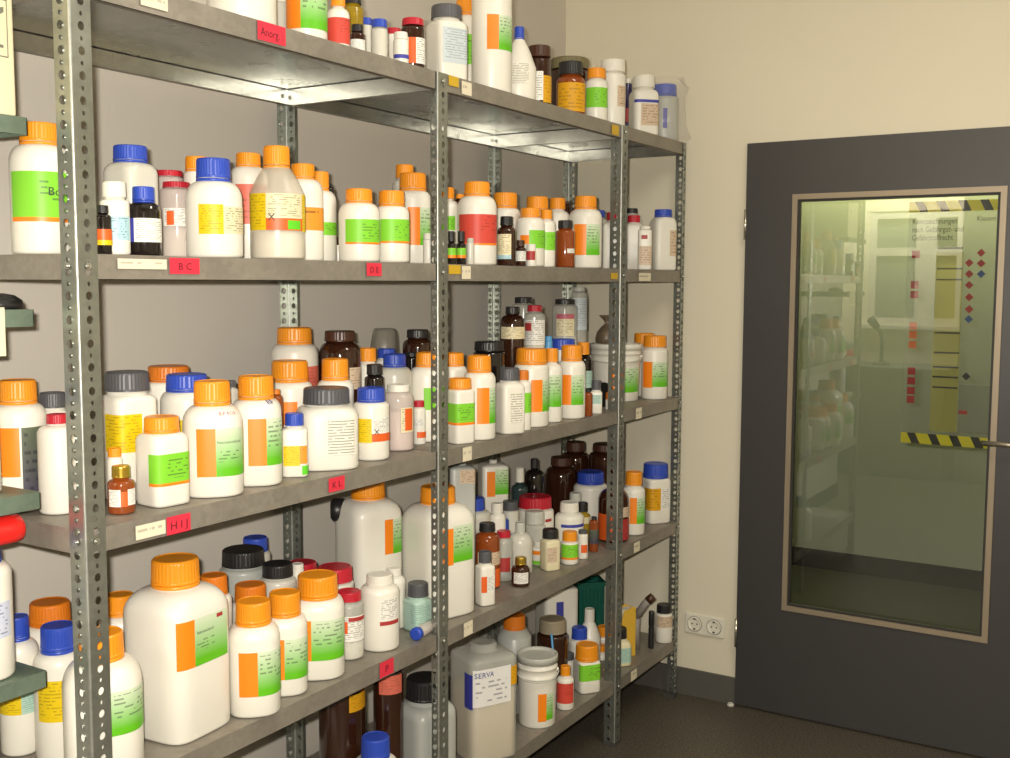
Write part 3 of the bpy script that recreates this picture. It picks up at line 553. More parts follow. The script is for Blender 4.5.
# ================================================================== bottom shelf
PRE5 = place(5, 537, 41, 738, None); PLACED[5][-1] = PLACED[5][-1][:2] + (PRE5[1] * 1.08,)
B(5, 619, 24, 625, 's', 'cream', BK, 'pale bottle with dark cap and grey-green label behind the third post, bottom shelf', [('T', 618, 631, 645, 664)], yb=668, cw=15, ch=10, yaw=20)
B(5, 663.5, 17, 602, 'w', 'white', BK, 'white jar with black lid and brownish label at the far end, bottom shelf', [('N', 657, 672, 616, 628)], yb=644, cw=15, ch=8)
B(5, 425, 62, 670, 's', 'greyplastic', BK, 'large pale bottle with broad black cap left of the second post, bottom shelf', yb=800, cw=38, ch=20, yaw=40, sk=.9)
B(5, 376, 50, 730, 'm', 'white', BL, 'white bottle with blue cap cut by the photo bottom', yb=838, cw=29, ch=18)
B(5, 483, 66, 637, 'f', 'clear', None, 'big translucent canister of beige powder with blue-edged white label, bottom shelf', [('P', 465, 473, 676, 711), ('U', 473, 510, 671, 708), ('A', 510, 517.5, 673, 692)], yb=766, cw=27, yaw=30, sk=.35, nv=.3, fill=('beigefill', 694), txt=[('SERVA', 474.5, 679, 5.6, 'inkblue')], sq=7)
B(5, 565, 17.5, 664, 'm', 'white', OR, 'small white bottle with orange cap and red label right of the white bucket, bottom shelf', [('R', 557, 573, 684, 704)], yb=711, cw=10, ch=9, sk=.9)
B(5, 586.5, 27, 640, 's', 'white', OR, 'white bottle with large orange cap and green label, bottom shelf', [('F', 579, 600, 665, 682)], yb=695, cw=23, ch=13, yaw=25, sk=.8)
BEHIND[0] = True
B(5, 567.5, 16.5, 650.6, 'm', 'white', GY, 'white bottle with dark lid behind the small red-labelled one, bottom shelf', cw=13, ch=6)
B(5, 600.5, 19, 643, 'm', 'white', OR, 'orange-capped bottle with red label beside the green-labelled one, bottom shelf', [('R', 597, 608, 661, 677)], cw=12, ch=10)
B(5, 604, 15, 624, 'm', 'white', OR, 'orange-capped white bottle left of the third post, bottom shelf', cw=14, ch=9)
B(5, 579, 20, 624.5, 'm', 'white', BL, 'blue-capped bottle behind the large orange cap, bottom shelf', cw=16, ch=11)
B(5, 589, 22, 607, 'c', 'white', WH, 'white sloped bottle with white cap in front of the green crate, bottom shelf', cw=10, ch=12)
B(5, 552, 31, 614, 'w', 'brownglass', 'c_tan', 'brown glass jar with dusty tan lid behind the white bucket', cw=27, ch=13)
B(5, 514, 34, 611, 'c', 'greyplastic', 'c_orangedark', 'grey translucent jug with orange cap behind the big canister', cw=22, ch=12, sk=1.2)
B(5, 556, 42, 577, 'f', 'white', None, 'tall white container with vertical blue stripe against the wall, bottom shelf', [('P', 556, 563, 603, 631)], cw=20, yaw=20, sk=.3)
B(5, 343, 46, 640, 'a', 'brownglass', 'c_brown', 'large red-brown glass bottle in the shade under the fourth shelf', [('A', 350, 366, 697, 714)], cw=26, sk=1.2)
B(5, 389, 30, 655, 'w', 'brownglass', 'c_red', 'dark jar with red-brown label in the shade behind the blue-capped bottle', [('S', 380, 402, 672, 695)], cw=26)
# ================================================================== shelving
def plate_holes(mb, org, ax, up, width, z0, z1, pitch, mat, r_big=.0062, r_small=.0026, thick=.0018):
    """strip of sheet metal with a row of round holes and small slots between them"""
    org, ax, up = Vector(org), Vector(ax), Vector(up); nrm = ax.cross(up)
    def P(a, z): return org + ax * a + up * z
    N = 16; z = z0
    def cell(za, zb, r, asp):
        c = (width / 2, (za + zb) / 2); b = len(mb.v); o = []; h = []
        for k in range(N):
            t = 2 * PI * k / N + PI / 4; ct, st = math.cos(t), math.sin(t); m = max(abs(ct), abs(st))
            o.append((c[0] + width / 2 * ct / m, c[1] + (zb - za) / 2 * st / m)); h.append((c[0] + r * ct, c[1] + r * asp * st))
        mb.v += [tuple(P(*q)) for q in o] + [tuple(P(*q)) for q in h] + [tuple(P(*q) - nrm * thick) for q in h]
        for k in range(N):
            j = (k + 1) % N
            mb.face((b + k, b + j, b + N + j, b + N + k), mat); mb.face((b + N + k, b + N + j, b + 2 * N + j, b + 2 * N + k), mat)
    while z + pitch <= z1 + 1e-6:
        cell(z, z + pitch * .62, r_big, 1.15); cell(z + pitch * .62, z + pitch, r_small, 1.5); z += pitch
    if z < z1: mb.quad([P(0, z), P(width, z), P(width, z1), P(0, z1)], mat)
def post(parent, x, y, dx, dy, wx, wy, name='post'):
    """perforated angle upright: corner at (x,y), flanges along dx and dy"""
    mb = MB(); H = ZS[1] - .0002; e = .0035
    plate_holes(mb, (x + dx * e, y, 0), (dx, 0, 0), (0, 0, 1), wx - e, .012, H, .0388, 'galv')
    plate_holes(mb, (x, y + dy * e, 0), (0, dy, 0), (0, 0, 1), wy - e, .012, H, .0388, 'galv')
    b = len(mb.v); NF = 8                               # rounded fold of the angle
    for k in range(NF + 1):
        t = PI / 2 * k / NF; px_, py_ = x + dx * e * (1 - math.cos(t)), y + dy * e * (1 - math.sin(t)); mb.v += [(px_, py_, .012), (px_, py_, H)]
    for k in range(NF): mb.face((b + 2 * k, b + 2 * k + 2, b + 2 * k + 3, b + 2 * k + 1), 'galvfold', smooth=True)
    o = mb.build(name, parent)
    fb = MB(); fb.box((min(x, x + dx * wx) - .0015, min(y, y + dy * wy) - .0015, 0), (max(x, x + dx * wx) + .0015, max(y, y + dy * wy) + .0015, .014), 'footplastic'); fb.build('foot', o)
    return o
def bolts(p, pts, d):
    for q in pts:
        mb = MB(); d_ = Vector(d); mb.tube([Vector(q), Vector(q) + d_ * .003], .0058, 'boltmetal', 6); mb.tube([Vector(q) + d_ * .003, Vector(q) + d_ * .0055], .0036, 'boltmetal', 10)
        mb.build('bolt', p)
def board(parent, y0, y1, z):
    """folded sheet shelf: top, four turned-down edges with a return lip"""
    mb = MB(); x0, x1 = -DEP, -.0025; y0 += .003; y1 -= .005; t = .0012
    mb.box((x0, y0, z - t), (x1, y1, z), 'galvedge')
    for lo, hi in (((x1 - t, y0), (x1, y1)), ((x0, y0), (x0 + t, y1)), ((x0, y0), (x1, y0 + t)), ((x0, y1 - t), (x1, y1))):
        mb.box((lo[0], lo[1], z - LIP), (hi[0], hi[1], z - t), 'galvedge')
    for lo, hi in (((x1 - .014, y0), (x1, y1)), ((x0, y0), (x0 + .014, y1))): mb.box((lo[0], lo[1], z - LIP), (hi[0], hi[1], z - LIP + t), 'galvedge')
    ms = 'galvglare'  # back and end edges: flash glare put into a lighter metal colour
    mb.quad([(x0 + t, y0 + t, z - t * 1.05), (x0 + t, y1 - t, z - t * 1.05), (x1 - t, y1 - t, z - t * 1.05), (x1 - t, y0 + t, z - t * 1.05)], 'galvplate')  # same sheet in a darker copy, outside the painted glare
    mb.quad([(x0 + t * 1.1, y0, z - LIP), (x0 + t * 1.1, y1, z - LIP), (x0 + t * 1.1, y1, z - t), (x0 + t * 1.1, y0, z - t)], ms)
    mb.quad([(x0, y1 - t * 1.1, z - LIP), (x1, y1 - t * 1.1, z - LIP), (x1, y1 - t * 1.1, z - t), (x0, y1 - t * 1.1, z - t)], ms)
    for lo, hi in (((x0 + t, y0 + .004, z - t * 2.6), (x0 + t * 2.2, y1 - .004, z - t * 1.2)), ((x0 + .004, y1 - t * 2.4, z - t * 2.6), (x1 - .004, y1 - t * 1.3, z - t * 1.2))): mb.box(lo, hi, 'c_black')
    return mb.build('shelf_board', parent)
metal_mat('galvfold', (176, 178, 172), .38, .8); metal_mat('galvplate', (150, 152, 150), .24, .95)
UN = []
for i, (lab) in enumerate(('galvanised steel shelving bay nearest the camera, full of chemical bottles',
                           'middle galvanised shelving bay between the second and third posts',
                           'short galvanised shelving bay at the far end beside the door wall')):
    u = empty('shelving_unit', (0, 0, 0)); tag(u, lab, 'shelf', 'steel shelving along the left wall'); UN.append(u)
    y0, y1 = YB[i], YB[i + 1]
    for z in ZS.values(): board(u, y0, y1, z)
    wx = .04 if i != 1 else .022
    p = post(u, 0, y0, -1, 1, wx, .04)
    bolts(p, [(.0012, y0 + .02, z - .02) for z in ZS.values()], (1, 0, 0)); 
    if i == 0: bolts(p, [(-.02, y0 - .001, z - .02) for z in ZS.values()], (0, -1, 0)); post(u, -DEP - .004, y0, 1, 1, .04, .04)
    if i == 2:
        p = post(u, 0, YB[3] + .004, -1, -1, .04, .03); bolts(p, [(.0012, YB[3] - .015, z - .02) for z in ZS.values()], (1, 0, 0)); post(u, -DEP - .004, YB[3] + .004, 1, -1, .04, .04)
    else:
        q = post(u, -DEP - .004, y1 - .004, 1, -1, .03, .034); bolts(q, [(-DEP + .001, y1 - .02, z - .02) for z in ZS.values()], (1, 0, 0))
    if i: post(u, -DEP - .004, y0 + .004, 1, 1, .012, .034)
def edge_tag(i, x0, x1, y0, y1, mat, s=None, ink='inkred', px=None, name='edge_tag', sk=0.0):
    a, b = on(x0, (y0 + y1) / 2, 0, .0012), on(x1, (y0 + y1) / 2, 0, .0012)
    m = (x0 + x1) / 2; zt, zb = on(m, y0, 0, .0012)[2], on(m, y1, 0, .0012)[2]
    # keep the tag inside the shelf's edge
    zs = min(ZS.values(), key=lambda z: abs(z - LIP / 2 - (zt + zb) / 2)); h = min(zt - zb, LIP * .86); zc = min(max((zt + zb) / 2, zs - LIP + h / 2 + .001), zs - h / 2 - .001); zt, zb = zc + h / 2, zc - h / 2
    mb = MB(); X = .0004
    mb.quad([(X, a[1], zb), (X, b[1], zb + sk), (X, b[1], zt + sk), (X, a[1], zt)], mat); o = mb.build(name, UN[i])
    if s:
        sz = (zt - zb) * .62; v, f = text2d(s, sz); wdt = max(q[0] for q in v); sc_ = min(1.15, (b[1] - a[1]) * .8 / wdt); mb = MB()
        y00 = (a[1] + b[1]) / 2 - wdt * sc_ / 2
        mb.v = [(X + .0005, y00 + q[0] * sc_, zb + (zt - zb) * .26 + q[1]) for q in v]
        for q in f: mb.face(q, 'handink')
        mb.build('handwriting', o)
plain('handinkgrey', (130, 124, 110), .6); plain('tagred2', (220, 48, 70), .5)
edge_tag(0, 141, 168, -6, 8, 'tagwhite'); edge_tag(0, 258, 286, 23, 42, 'tagred2', 'Anorg. :')
edge_tag(0, 118, 167, 259, 269, 'tagwhite'); edge_tag(0, 170, 200, 258, 274, 'tagred2', 'B C'); edge_tag(0, 367, 382, 263, 276, 'tagred2', 'D E')
edge_tag(0, 136, 166, 523, 537, 'tagwhite'); edge_tag(0, 167, 191, 515, 533, 'tagred2', 'H I J'); edge_tag(0, 329, 345, 477, 491, 'tagred2', 'K L')
edge_tag(0, 380, 394, 659, 675, 'tagred2', 'P')
edge_tag(1, 449, 459, 76, 86, 'tagyellow'); edge_tag(1, 462, 472, 82, 95, 'tagwhite'); edge_tag(1, 612, 619, 125, 135, 'tagyellow')
edge_tag(1, 449, 461, 265, 274, 'tagyellow'); edge_tag(1, 462, 471, 266, 279, 'tagwhite'); edge_tag(1, 611, 618, 273, 279, 'tagyellow')
edge_tag(1, 463, 472, 447, 461, 'tagwhite'); edge_tag(1, 464, 473, 621, 635, 'tagwhite')
edge_tag(2, 639, 651, 273, 281, 'tagwhite'); edge_tag(2, 636, 642, 408, 419, 'tagwhite'); edge_tag(2, 634, 640, 542, 552, 'tagwhite'); edge_tag(2, 631, 637, 670, 680, 'tagwhite')

# ------------------------------------------------------------------ odd things on the shelves
def lump(r, z, n, seed, wob=.16):
    rnd = random.Random(seed); ph = [rnd.random() * 6.28 for _ in range(6)]
    return [(r * (1 + wob * (math.sin(3 * t + ph[0] + z * 60) * .5 + math.sin(5 * t + ph[1]) * .35 + math.sin(9 * t + ph[2] + z * 90) * .25)) * math.cos(t),
             r * (1 + wob * (math.sin(3 * t + ph[0] + z * 60) * .5 + math.sin(5 * t + ph[1]) * .35 + math.sin(9 * t + ph[2] + z * 90) * .25)) * math.sin(t), z) for t in [2 * PI * k / n for k in range(n)]]
def facing(P): return math.atan2(P[1], P[0] - CX) - PI / 2
def find(desc):
    for o in COL.objects:
        if o.get('label') == desc: return o
bb = find('very large white bottle with narrow orange-green label at the back, fourth shelf')
k = depth(bb.location) / F; mb = MB(); zc_ = top_height(np.array(bb.location), 0, 510)
mb.tube([(-20 * k, .01, zc_), (-31 * k, .012, zc_), (-35 * k, .012, zc_), (-37 * k, .012, zc_)], [11 * k, 11.5 * k, 11 * k, 8 * k], 'c_black', 32); mb.build('side_cap', bb)
# clear bag around the blue-capped bottle, top shelf end
bb = find('blue-capped bottle standing in a clear bag at the right end of the top shelf')
if bb:
    P = np.array(bb.location); k = depth(P) / F; mb = MB(); hb = top_height(P, .02, 78)
    mb.rings([lump(.017 * 1.0 * 25 * k / .017 * .95, .0015, 40, 3, .03), lump(27 * k, .012, 40, 4, .1), lump(23 * k, .03, 40, 5, .14), lump(20.5 * k, .06, 40, 3, .16), lump(20 * k, hb * .5, 40, 6, .17), lump(20 * k, hb * .7, 40, 7, .2), lump(20 * k, hb * .85, 40, 8, .24), lump(18 * k, hb, 40, 9, .3)], 'bag', cap0=False, cap1=False)
    o = mb.build('plastic_bag', None, P); tag(o, 'clear crumpled plastic bag around the blue-capped bottle, right end of top shelf', 'bag')
# white bucket, third shelf at the third post
def bucket(sh, cx, w, top, PR, desc, labels, lid='white'):
    P, r = PR; e = empty('bucket', P, facing(P)); tag(e, desc, 'bucket', 'white plastic buckets'); H = top_height(P, r, top); ALL.append((sh, cx, desc))
    mb = MB(); t = .9
    mb.rings([circ(r * .86, 0, 56), circ(r * .885, .004, 56), circ(r * .94, H * .68, 56), circ(r * .945, H * .69, 56), circ(r * .975, H * .69, 56), circ(r * .975, H * .71, 56), circ(r * .945, H * .715, 56), circ(r * .955, H * .82, 56), circ(r * .985, H * .825, 56), circ(r * .985, H * .84, 56), circ(r * .955, H * .845, 56), circ(r * .96, H * .93, 56)], 'white'); mb.build('body', e)
    mb = MB(); mb.rings([circ(r * .965, H * .9, 56), circ(r, H * .9, 56), circ(r, H * .985, 56), circ(r * .985, H, 56), circ(r * .91, H, 56), circ(r * .89, H * .965, 56), circ(r * .86, H * .96, 56)], lid); mb.build('lid', e)
    for s in (-1, 1):
        mb = MB(); mb.tube([(s * r * .93, 0, H * .77), (s * r * 1.04, 0, H * .77)], .006, 'white', 12); mb.build('handle_lug', e)
    mb = MB(); mb.tube([(r * 1.03 * math.cos(a), -r * 1.05 * math.sin(a) - .004, H * .77 - .34 * H * math.sin(a) * .25) for a in [PI * q / 20 for q in range(21)]], .0022, 'c_ltgrey', 8); mb.build('handle', e)
    mb = MB()
    for li, (st, x0, x1, y0, y1) in enumerate(labels):
        t0, t1 = [math.asin(max(-1, min(1, (x - cx) / (w / 2)))) for x in (x0, x1)]; za, zb = z_at(P, r, y1), z_at(P, r, y0); b = len(mb.v); ns = 8
        for i in range(ns + 1):
            q = t0 + (t1 - t0) * i / ns - PI / 2
            for z in (za, zb): R = r * (.885 + .058 * z / (H * .68)) + .0008; mb.v.append((R * math.cos(q), R * math.sin(q), z))
        for i in range(ns): a = i / ns; c = (i + 1) / ns; mb.face((b + 2 * i, b + 2 * i + 2, b + 2 * i + 3, b + 2 * i + 1), st, [(a, 0), (c, 0), (c, 1), (a, 1)])
    mb.build('label', e); return e, P, r, H
_, Pb, rb, Hb = bucket(3, 615, 52, 342, PRE3, 'white lidded bucket half hidden by the third post, third shelf', [('O', 611, 625, 368, 393), ('G', 625, 640, 368, 393)])
bucket(5, 537, 41, 646, PRE5, 'white lidded bucket with orange-green label beside the beige powder canister, bottom shelf', [('O', 538, 547, 695, 723), ('G', 547, 554, 695, 722)], lid='c_ltgrey')
# tied brown bag on the bucket
P = np.array([Pb[0], Pb[1], Pb[2] + Hb + .0006]); k = depth(P) / F; P = P - np.array([R2[0], R2[1], 0]) * 9 * k; mb = MB()
mb.rings([lump(10.5 * k, 0, 36, 9, .05), lump(11 * k, 5 * k, 36, 9, .06), lump(10 * k, 11 * k, 36, 9, .07), lump(5 * k, 17 * k, 36, 9, .12), lump(1.6 * k, 20 * k, 36, 9, .2), lump(4 * k, 24 * k, 36, 9, .35), lump(6.5 * k, 28 * k, 36, 9, .45)], 'brownbag', cap1=False)
o = mb.build('tied_bag', None, P); tag(o, 'small brown bag tied at the neck on top of the white bucket', 'bag')
# grey crumpled bag, third shelf left bay
P = place(3, 385, 26, None, .33)[0]; k = depth(P) / F; zt = top_height(P, .02, 328); mb = MB()
mb.rings([lump(13 * k, .001, 36, 5, .04), lump(15 * k, zt * .4, 36, 5, .06), lump(14 * k, zt * .8, 36, 5, .07), lump(12 * k, zt * .97, 36, 5, .08), lump(10 * k, zt, 36, 5, .1)], 'greybag')
o = mb.build('plastic_bag', None, P); o.rotation_euler = (0, 0, .4); tag(o, 'grey crumpled plastic bag standing at the back behind the blue caps, third shelf', 'bag')
# black disc lid leaning on the bucket
P = on(602.5, 404, 0, -.085); P[2] = ZS[3]; k = depth(P) / F; mb = MB(); rr = 12.5 * k
mb.rings([circ(rr * .95, -.008, 40), circ(rr, -.008, 40), circ(rr, .004, 40), circ(rr * .95, .007, 40), circ(rr * .6, .007, 40)], 'c_black', smooth=False)
o = mb.build('bottle_lid', None, (P[0], P[1], ZS[3] + rr * .96 + .004)); o.rotation_euler = (math.radians(72), 0, facing(P) - .9); tag(o, 'loose black lid leaning on edge against the white bucket', 'lid')
# vial with blue cap lying on the fourth shelf
P = on(415, 641, 2, ZS[4]); r_ = .0155; P[0] = min(P[0], -.014); P[2] = ZS[4] + r_ + .0005; e = empty('lying_vial', P, .12); tag(e, 'clear vial with blue cap lying on its side at the front edge, fourth shelf', 'vial')
def lay(rings): return [[(x, z, y) for (x, y, z) in R] for R in rings]
mb = MB(); mb.rings(lay([circ(r_ * .7, .012, 24), circ(r_ * .7, .02, 24), circ(r_ * .95, .026, 24), circ(r_ * .95, .085, 24), circ(r_ * .8, .088, 24)]), 'clearpink'); mb.build('body', e)
mb = MB(); mb.rings(lay([circ(r_ * .8, 0, 40), circ(r_, .002, 40), circ(r_, .015, 40), circ(r_ * .9, .016, 40)]), 'c_blue'); mb.build('cap', e)
# green crate, yellow holder, grey tube at the far end of the bottom shelf
def slab(mb, pts, th, mat):
    """outline pts (x,z) extruded along y"""
    n = len(pts); b = len(mb.v); mb.v += [(x, -th / 2, z) for x, z in pts] + [(x, th / 2, z) for x, z in pts]
    mb.face(range(b, b + n), mat); mb.face([b + n + i for i in range(n)][::-1], mat)
    for i in range(n): j = (i + 1) % n; mb.face((b + i, b + n + i, b + n + j, b + j), mat)
plain('greenplastic', (18, 92, 78), .35); plain('yellowplastic', (222, 178, 62), .45, noise=.05); plain('greytube', (140, 134, 128), .5); plain('card', (232, 222, 186), .7); plain('paperwhite', (222, 214, 196), .7)
P = place(5, 593, 28, None, .34)[0]; k = depth(P) / F; zt = top_height(P, .03, 577); e = empty('green_crate', P, facing(P) + .25); tag(e, 'dark green plastic crate with ribs at the back of the bottom shelf', 'crate')
w_ = 13.5 * k; d_ = .045; mb = MB()
mb.box((-w_, -d_, 0), (w_, d_, .004), 'greenplastic')
for lo, hi in (((-w_, -d_), (w_, -d_ + .003)), ((-w_, d_ - .003), (w_, d_)), ((-w_, -d_), (-w_ + .003, d_)), ((w_ - .003, -d_), (w_, d_))): mb.box((lo[0], lo[1], 0), (hi[0], hi[1], zt), 'greenplastic')
mb.build('body', e); mb = MB()
for i in range(7): x = -w_ + w_ * 2 * (i + .5) / 7; mb.box((x - .003, -d_ - .004, .02), (x + .003, -d_, zt - .03), 'greenplastic')
mb.build('ribs', e); mb = MB()
for lo, hi in (((-w_ - .005, -d_ - .005), (w_ + .005, -d_ + .004)), ((-w_ - .005, d_ - .004), (w_ + .005, d_ + .005)), ((-w_ - .005, -d_), (-w_ + .004, d_)), ((w_ - .004, -d_), (w_ + .005, d_))): mb.box((lo[0], lo[1], zt - .014), (hi[0], hi[1], zt), 'greenplastic')
mb.build('rim', e)
P = on(637, 658, 2, ZS[5]); P[0] = min(P[0], -.08); P[1] += .014; P[2] += .0006; k = depth(P) / F; zt = top_height(P, 0, 607); e = empty('file_holder', P, facing(P) + .75); tag(e, 'yellow plastic holder with slanted side right of the third post, bottom shelf', 'holder')
mb = MB(); S = [(-.055, 0), (.018, 0), (.018, zt), (.008, zt + .004), (-.035, zt - .004), (-.055, zt * .62)]
slab(mb, S, .0026, 'yellowplastic'); mb.v = [(x, y - .021, z) for x, y, z in mb.v]; b0 = len(mb.v)
slab(mb, S, .0026, 'yellowplastic'); mb.v = mb.v[:b0] + [(x, y + .021, z) for x, y, z in mb.v[b0:]]
mb.box((.0155, -.021, 0), (.018, .021, zt), 'yellowplastic'); mb.box((-.055, -.021, 0), (.018, .021, .0025), 'yellowplastic'); mb.build('body', e)
mb = MB(); mb.box((-.04, -.016, .003), (.014, .016, zt * .985), 'paperwhite'); mb.build('papers', e)
P = on(646.5, 650, 2, ZS[5]); P[0] = min(P[0], -.07); k = depth(P) / F; z1 = top_height(P, 0, 616); z2 = top_height(P, 0, 594); e = empty('sealant_gun', P, facing(P)); tag(e, 'grey tube tool with dark tip leaning up beside the yellow holder', 'tool')
mb = MB(); mb.tube([(-2 * k, 0, .001), (-3 * k, 0, z1 * .5), (-2.5 * k, 0, z1)], [3 * k, 3.2 * k, 3.4 * k], 'greytube', 14); mb.build('handle', e)
mb = MB(); mb.tube([(-3.4 * k, 0, z1 - 1 * k), (5 * k, 0, z1 + (z2 - z1) * .55), (9 * k, 0, z1 + (z2 - z1) * .75)], 4 * k, 'greytube', 16); mb.build('barrel', e)
mb = MB(); mb.tube([(8 * k, 0, z1 + (z2 - z1) * .7), (13 * k, 0, z2 - 2 * k)], 4.4 * k, 'c_brown', 16); mb.build('tip', e)
P = on(651, 648, 2, ZS[5]); P[0] = min(P[0], -.03); k = depth(P) / F; mb = MB(); zt = top_height(P, 0, 611)
mb.rings([circ(2.6 * k, 0, 24), circ(2.8 * k, .004, 24), circ(2.8 * k, zt * .55, 24), circ(2.4 * k, zt * .6, 24), circ(2.9 * k, zt * .62, 24), circ(2.9 * k, zt * .96, 24), circ(2.4 * k, zt, 24)], 'c_black'); o = mb.build('black_vial', None, P); tag(o, 'slim black vial left of the black-lidded jar, bottom shelf end', 'vial')
P = place(5, 551, 4, None, None, fit=False)[0]
jar = find('brown glass jar with dusty tan lid behind the white bucket')
if jar:
    P = np.array(jar.location); v = np.array([CX - P[0], -P[1], 0]); v /= np.linalg.norm(v); Q = P + v * (.055); k = depth(Q) / F; zt = top_height(Q, 0, 634); mb = MB()
    s = Vector((R2[0], R2[1], 0)); mb.tube([tuple(Vector((0, 0, .003)) + s * 5 * k), tuple(Vector((0, 0, zt)) - s * 1 * k)], .0035, 'c_ltblue', 10); o = mb.build('spatula', None, Q); tag(o, 'thin light blue plastic stick leaning in front of the brown jar with tan lid', 'stick')
# blue SERVA style strip etc. are labels of the bottles themselves

# ------------------------------------------------------------------ small shelf nearer the camera (left edge)
u = empty('small_shelving_unit', (0, 0, 0)); tag(u, 'grey-green shelf boards with boxes and bottles at the left photo edge', 'shelf')
for z in NEARZ.values():
    mb = MB(); mb.box((-.46, .7, z - .0015), (NEARX, NEARY, z), 'nearshelf'); mb.box((NEARX - .0015, .7, z - .028), (NEARX, NEARY, z - .0015), 'nearshelf'); mb.box((-.46, NEARY - .0015, z - .028), (NEARX, NEARY, z - .0015), 'nearshelf'); mb.box((-.46, .7, z - .028), (-.4585, NEARY, z - .0015), 'nearshelf')
    mb.build('shelf_board', u)
for y in (.74, NEARY - .06):
    mb = MB(); mb.box((-.505, y, .11), (-.461, y + .04, 2.1), 'nearshelf'); mb.build('wall_rail', u)
# carton with handling marks
zb = NEARZ[11]; e = empty('cardboard_box', (NEARX - .01, on(15, 60, 0, NEARX - .01)[1], zb + .0006)); tag(e, 'cream cardboard box with arrow marks at the upper left corner', 'box')
mb = MB(); mb.box((-.3, -.34, 0), (0, 0, .36), 'card'); bx = mb.build('body', e)
mod = bx.modifiers.new('bevel', 'BEVEL'); mod.width = .004; mod.segments = 3
mb = MB(); X = .0012
def bar(y0, z0, y1, z1): mb.quad([(X, y0, z0), (X, y1, z0), (X, y1, z1), (X, y0, z1)], 'printgrey')
plain('printgrey', (120, 120, 104), .6)
bar(-.031, .205, -.028, .3); mb.quad([(X, -.04, .28), (X, -.0295, .302), (X, -.0295, .296), (X, -.037, .279)], 'printgrey'); mb.quad([(X, -.0295, .302), (X, -.019, .28), (X, -.022, .279), (X, -.0295, .296)], 'printgrey')
for (a, b, c, d) in ((-.06, .198, -.012, .2), (-.06, .31, -.012, .312), (-.0135, .198, -.012, .312), (-.06, .178, -.012, .18), (-.0135, .09, -.012, .18), (-.06, .09, -.012, .092), (-.06, .104, -.02, .109)): bar(a, b, c, d)
mb.quad([(X, -.06, .155), (X, -.018, .168), (X, -.018, .160), (X, -.06, .13)], 'printgrey'); mb.build('handling_marks', e)
# hanging card and black lid on the next level
mb = MB(); zc = NEARZ[12]; q0 = on(6, 330, 0, NEARX + .004); mb.box((NEARX + .001, .93, on(3, 356, 0, NEARX)[2]), (NEARX + .002, q0[1], zc + .004), 'card'); o = mb.build('hanging_card', None); tag(o, 'cream card hanging on the shelf edge at the left photo border', 'card')
q0 = on(-4, 303, 0, NEARX - .07); mb = MB(); mb.rings([circ(.04, 0, 40), circ(.042, .002, 40), circ(.04, .014, 40), circ(.028, .022, 40), circ(.012, .025, 40)], 'c_black'); o = mb.build('domed_lid', None, (q0[0], q0[1], zc + .0006)); tag(o, 'dark domed lid lying on the left shelf above the hanging card', 'cover')
B(13, -21, 46, 395, 'm', 'white', BL, 'white bottle almost cut by the left photo edge, on the grey-green shelf', off=.16, fit=False)
B(14, -14, 60, 544, 'm', 'white', BL, 'white bottle with blue cap and lilac label on the lowest grey-green shelf', [('L', -30, 12, 606, 642)], off=.15, cw=40, ch=14, sk=1, fit=False)
# red tube lying across bottle tops
wb = find('white bottle with blue cap and lilac label on the lowest grey-green shelf')
plain('redplastic', (236, 40, 34), .35)
zt = max((c.matrix_basis @ Vector(q)).z for c in wb.children for q in c.bound_box) + wb.location.z + .0006
q1 = on(19, 521, 0, wb.location.x + .012); mb = MB()
mb.tube([(0, -.3, 0), (0, -.02, 0), (0, -.004, 0), (0, 0, 0)], [.024, .024, .023, .018], 'redplastic', 28); o = mb.build('red_tube', None, (q1[0], min(q1[1], NEARY), zt + .024)); tag(o, 'red plastic tube end sticking into view at the left photo edge', 'tube')

# ------------------------------------------------------------------ room
plain('wallpaint', (208, 201, 190), .75, noise=.02, scale=3); plain('wallcream', (222, 214, 192), .75, noise=.02, scale=3); plain('ceil', (225, 222, 210), .8)
plain('doorpaint', (58, 56, 56), .42, noise=.08, scale=300); plain('beading', (150, 136, 116), .4, metal=.3); plain('basepaint', (86, 83, 77), .6)
plain('gasket', (40, 38, 34), .6); plain('socket', (226, 222, 206), .35); plain('socketdark', (60, 58, 54), .5); plain('steel', (206, 202, 190), .22, metal=.95); plain('corridorwall', (184, 190, 178), .7); plain('frametrim', (206, 202, 190), .5)
m, nt, p = new_mat('floorlino'); N, L = nt.nodes, nt.links
tc = N.new('ShaderNodeTexCoord'); v = N.new('ShaderNodeTexNoise'); v.inputs['Scale'].default_value = 170; v.inputs['Detail'].default_value = 3; L.new(tc.outputs['Object'], v.inputs['Vector'])
cr_ = N.new('ShaderNodeValToRGB'); cr_.color_ramp.elements[0].position = .38; cr_.color_ramp.elements[0].color = srgb(52, 49, 44); cr_.color_ramp.elements[1].position = .68; cr_.color_ramp.elements[1].color = srgb(112, 102, 86)
L.new(v.outputs['Fac'], cr_.inputs[0]); L.new(cr_.outputs[0], p.inputs['Base Color']); p.inputs['Roughness'].default_value = .5; MATS['floorlino'] = m
def struct(name, mb, parent=None, kind=True):
    o = mb.build(name, parent)
    if kind and parent is None: o['kind'] = 'structure'
    return o
ZC = 2.95; XR = 3.0; YBK = -2.0; T = .12
mb = MB(); mb.box((-2.4, YBK, -.08), (XR, YW, 0), 'floorlino'); struct('floor', mb)
mb = MB(); mb.box((-2.4, YBK, ZC), (XR, YW, ZC + .08), 'ceil'); struct('ceiling', mb)
mb = MB(); mb.box((XL - T, -.45, 0), (XL, YW, ZC), 'wallpaint'); struct('wall_left', mb)
DX0, DX1, DZ = .2132, 1.222, 2.0030
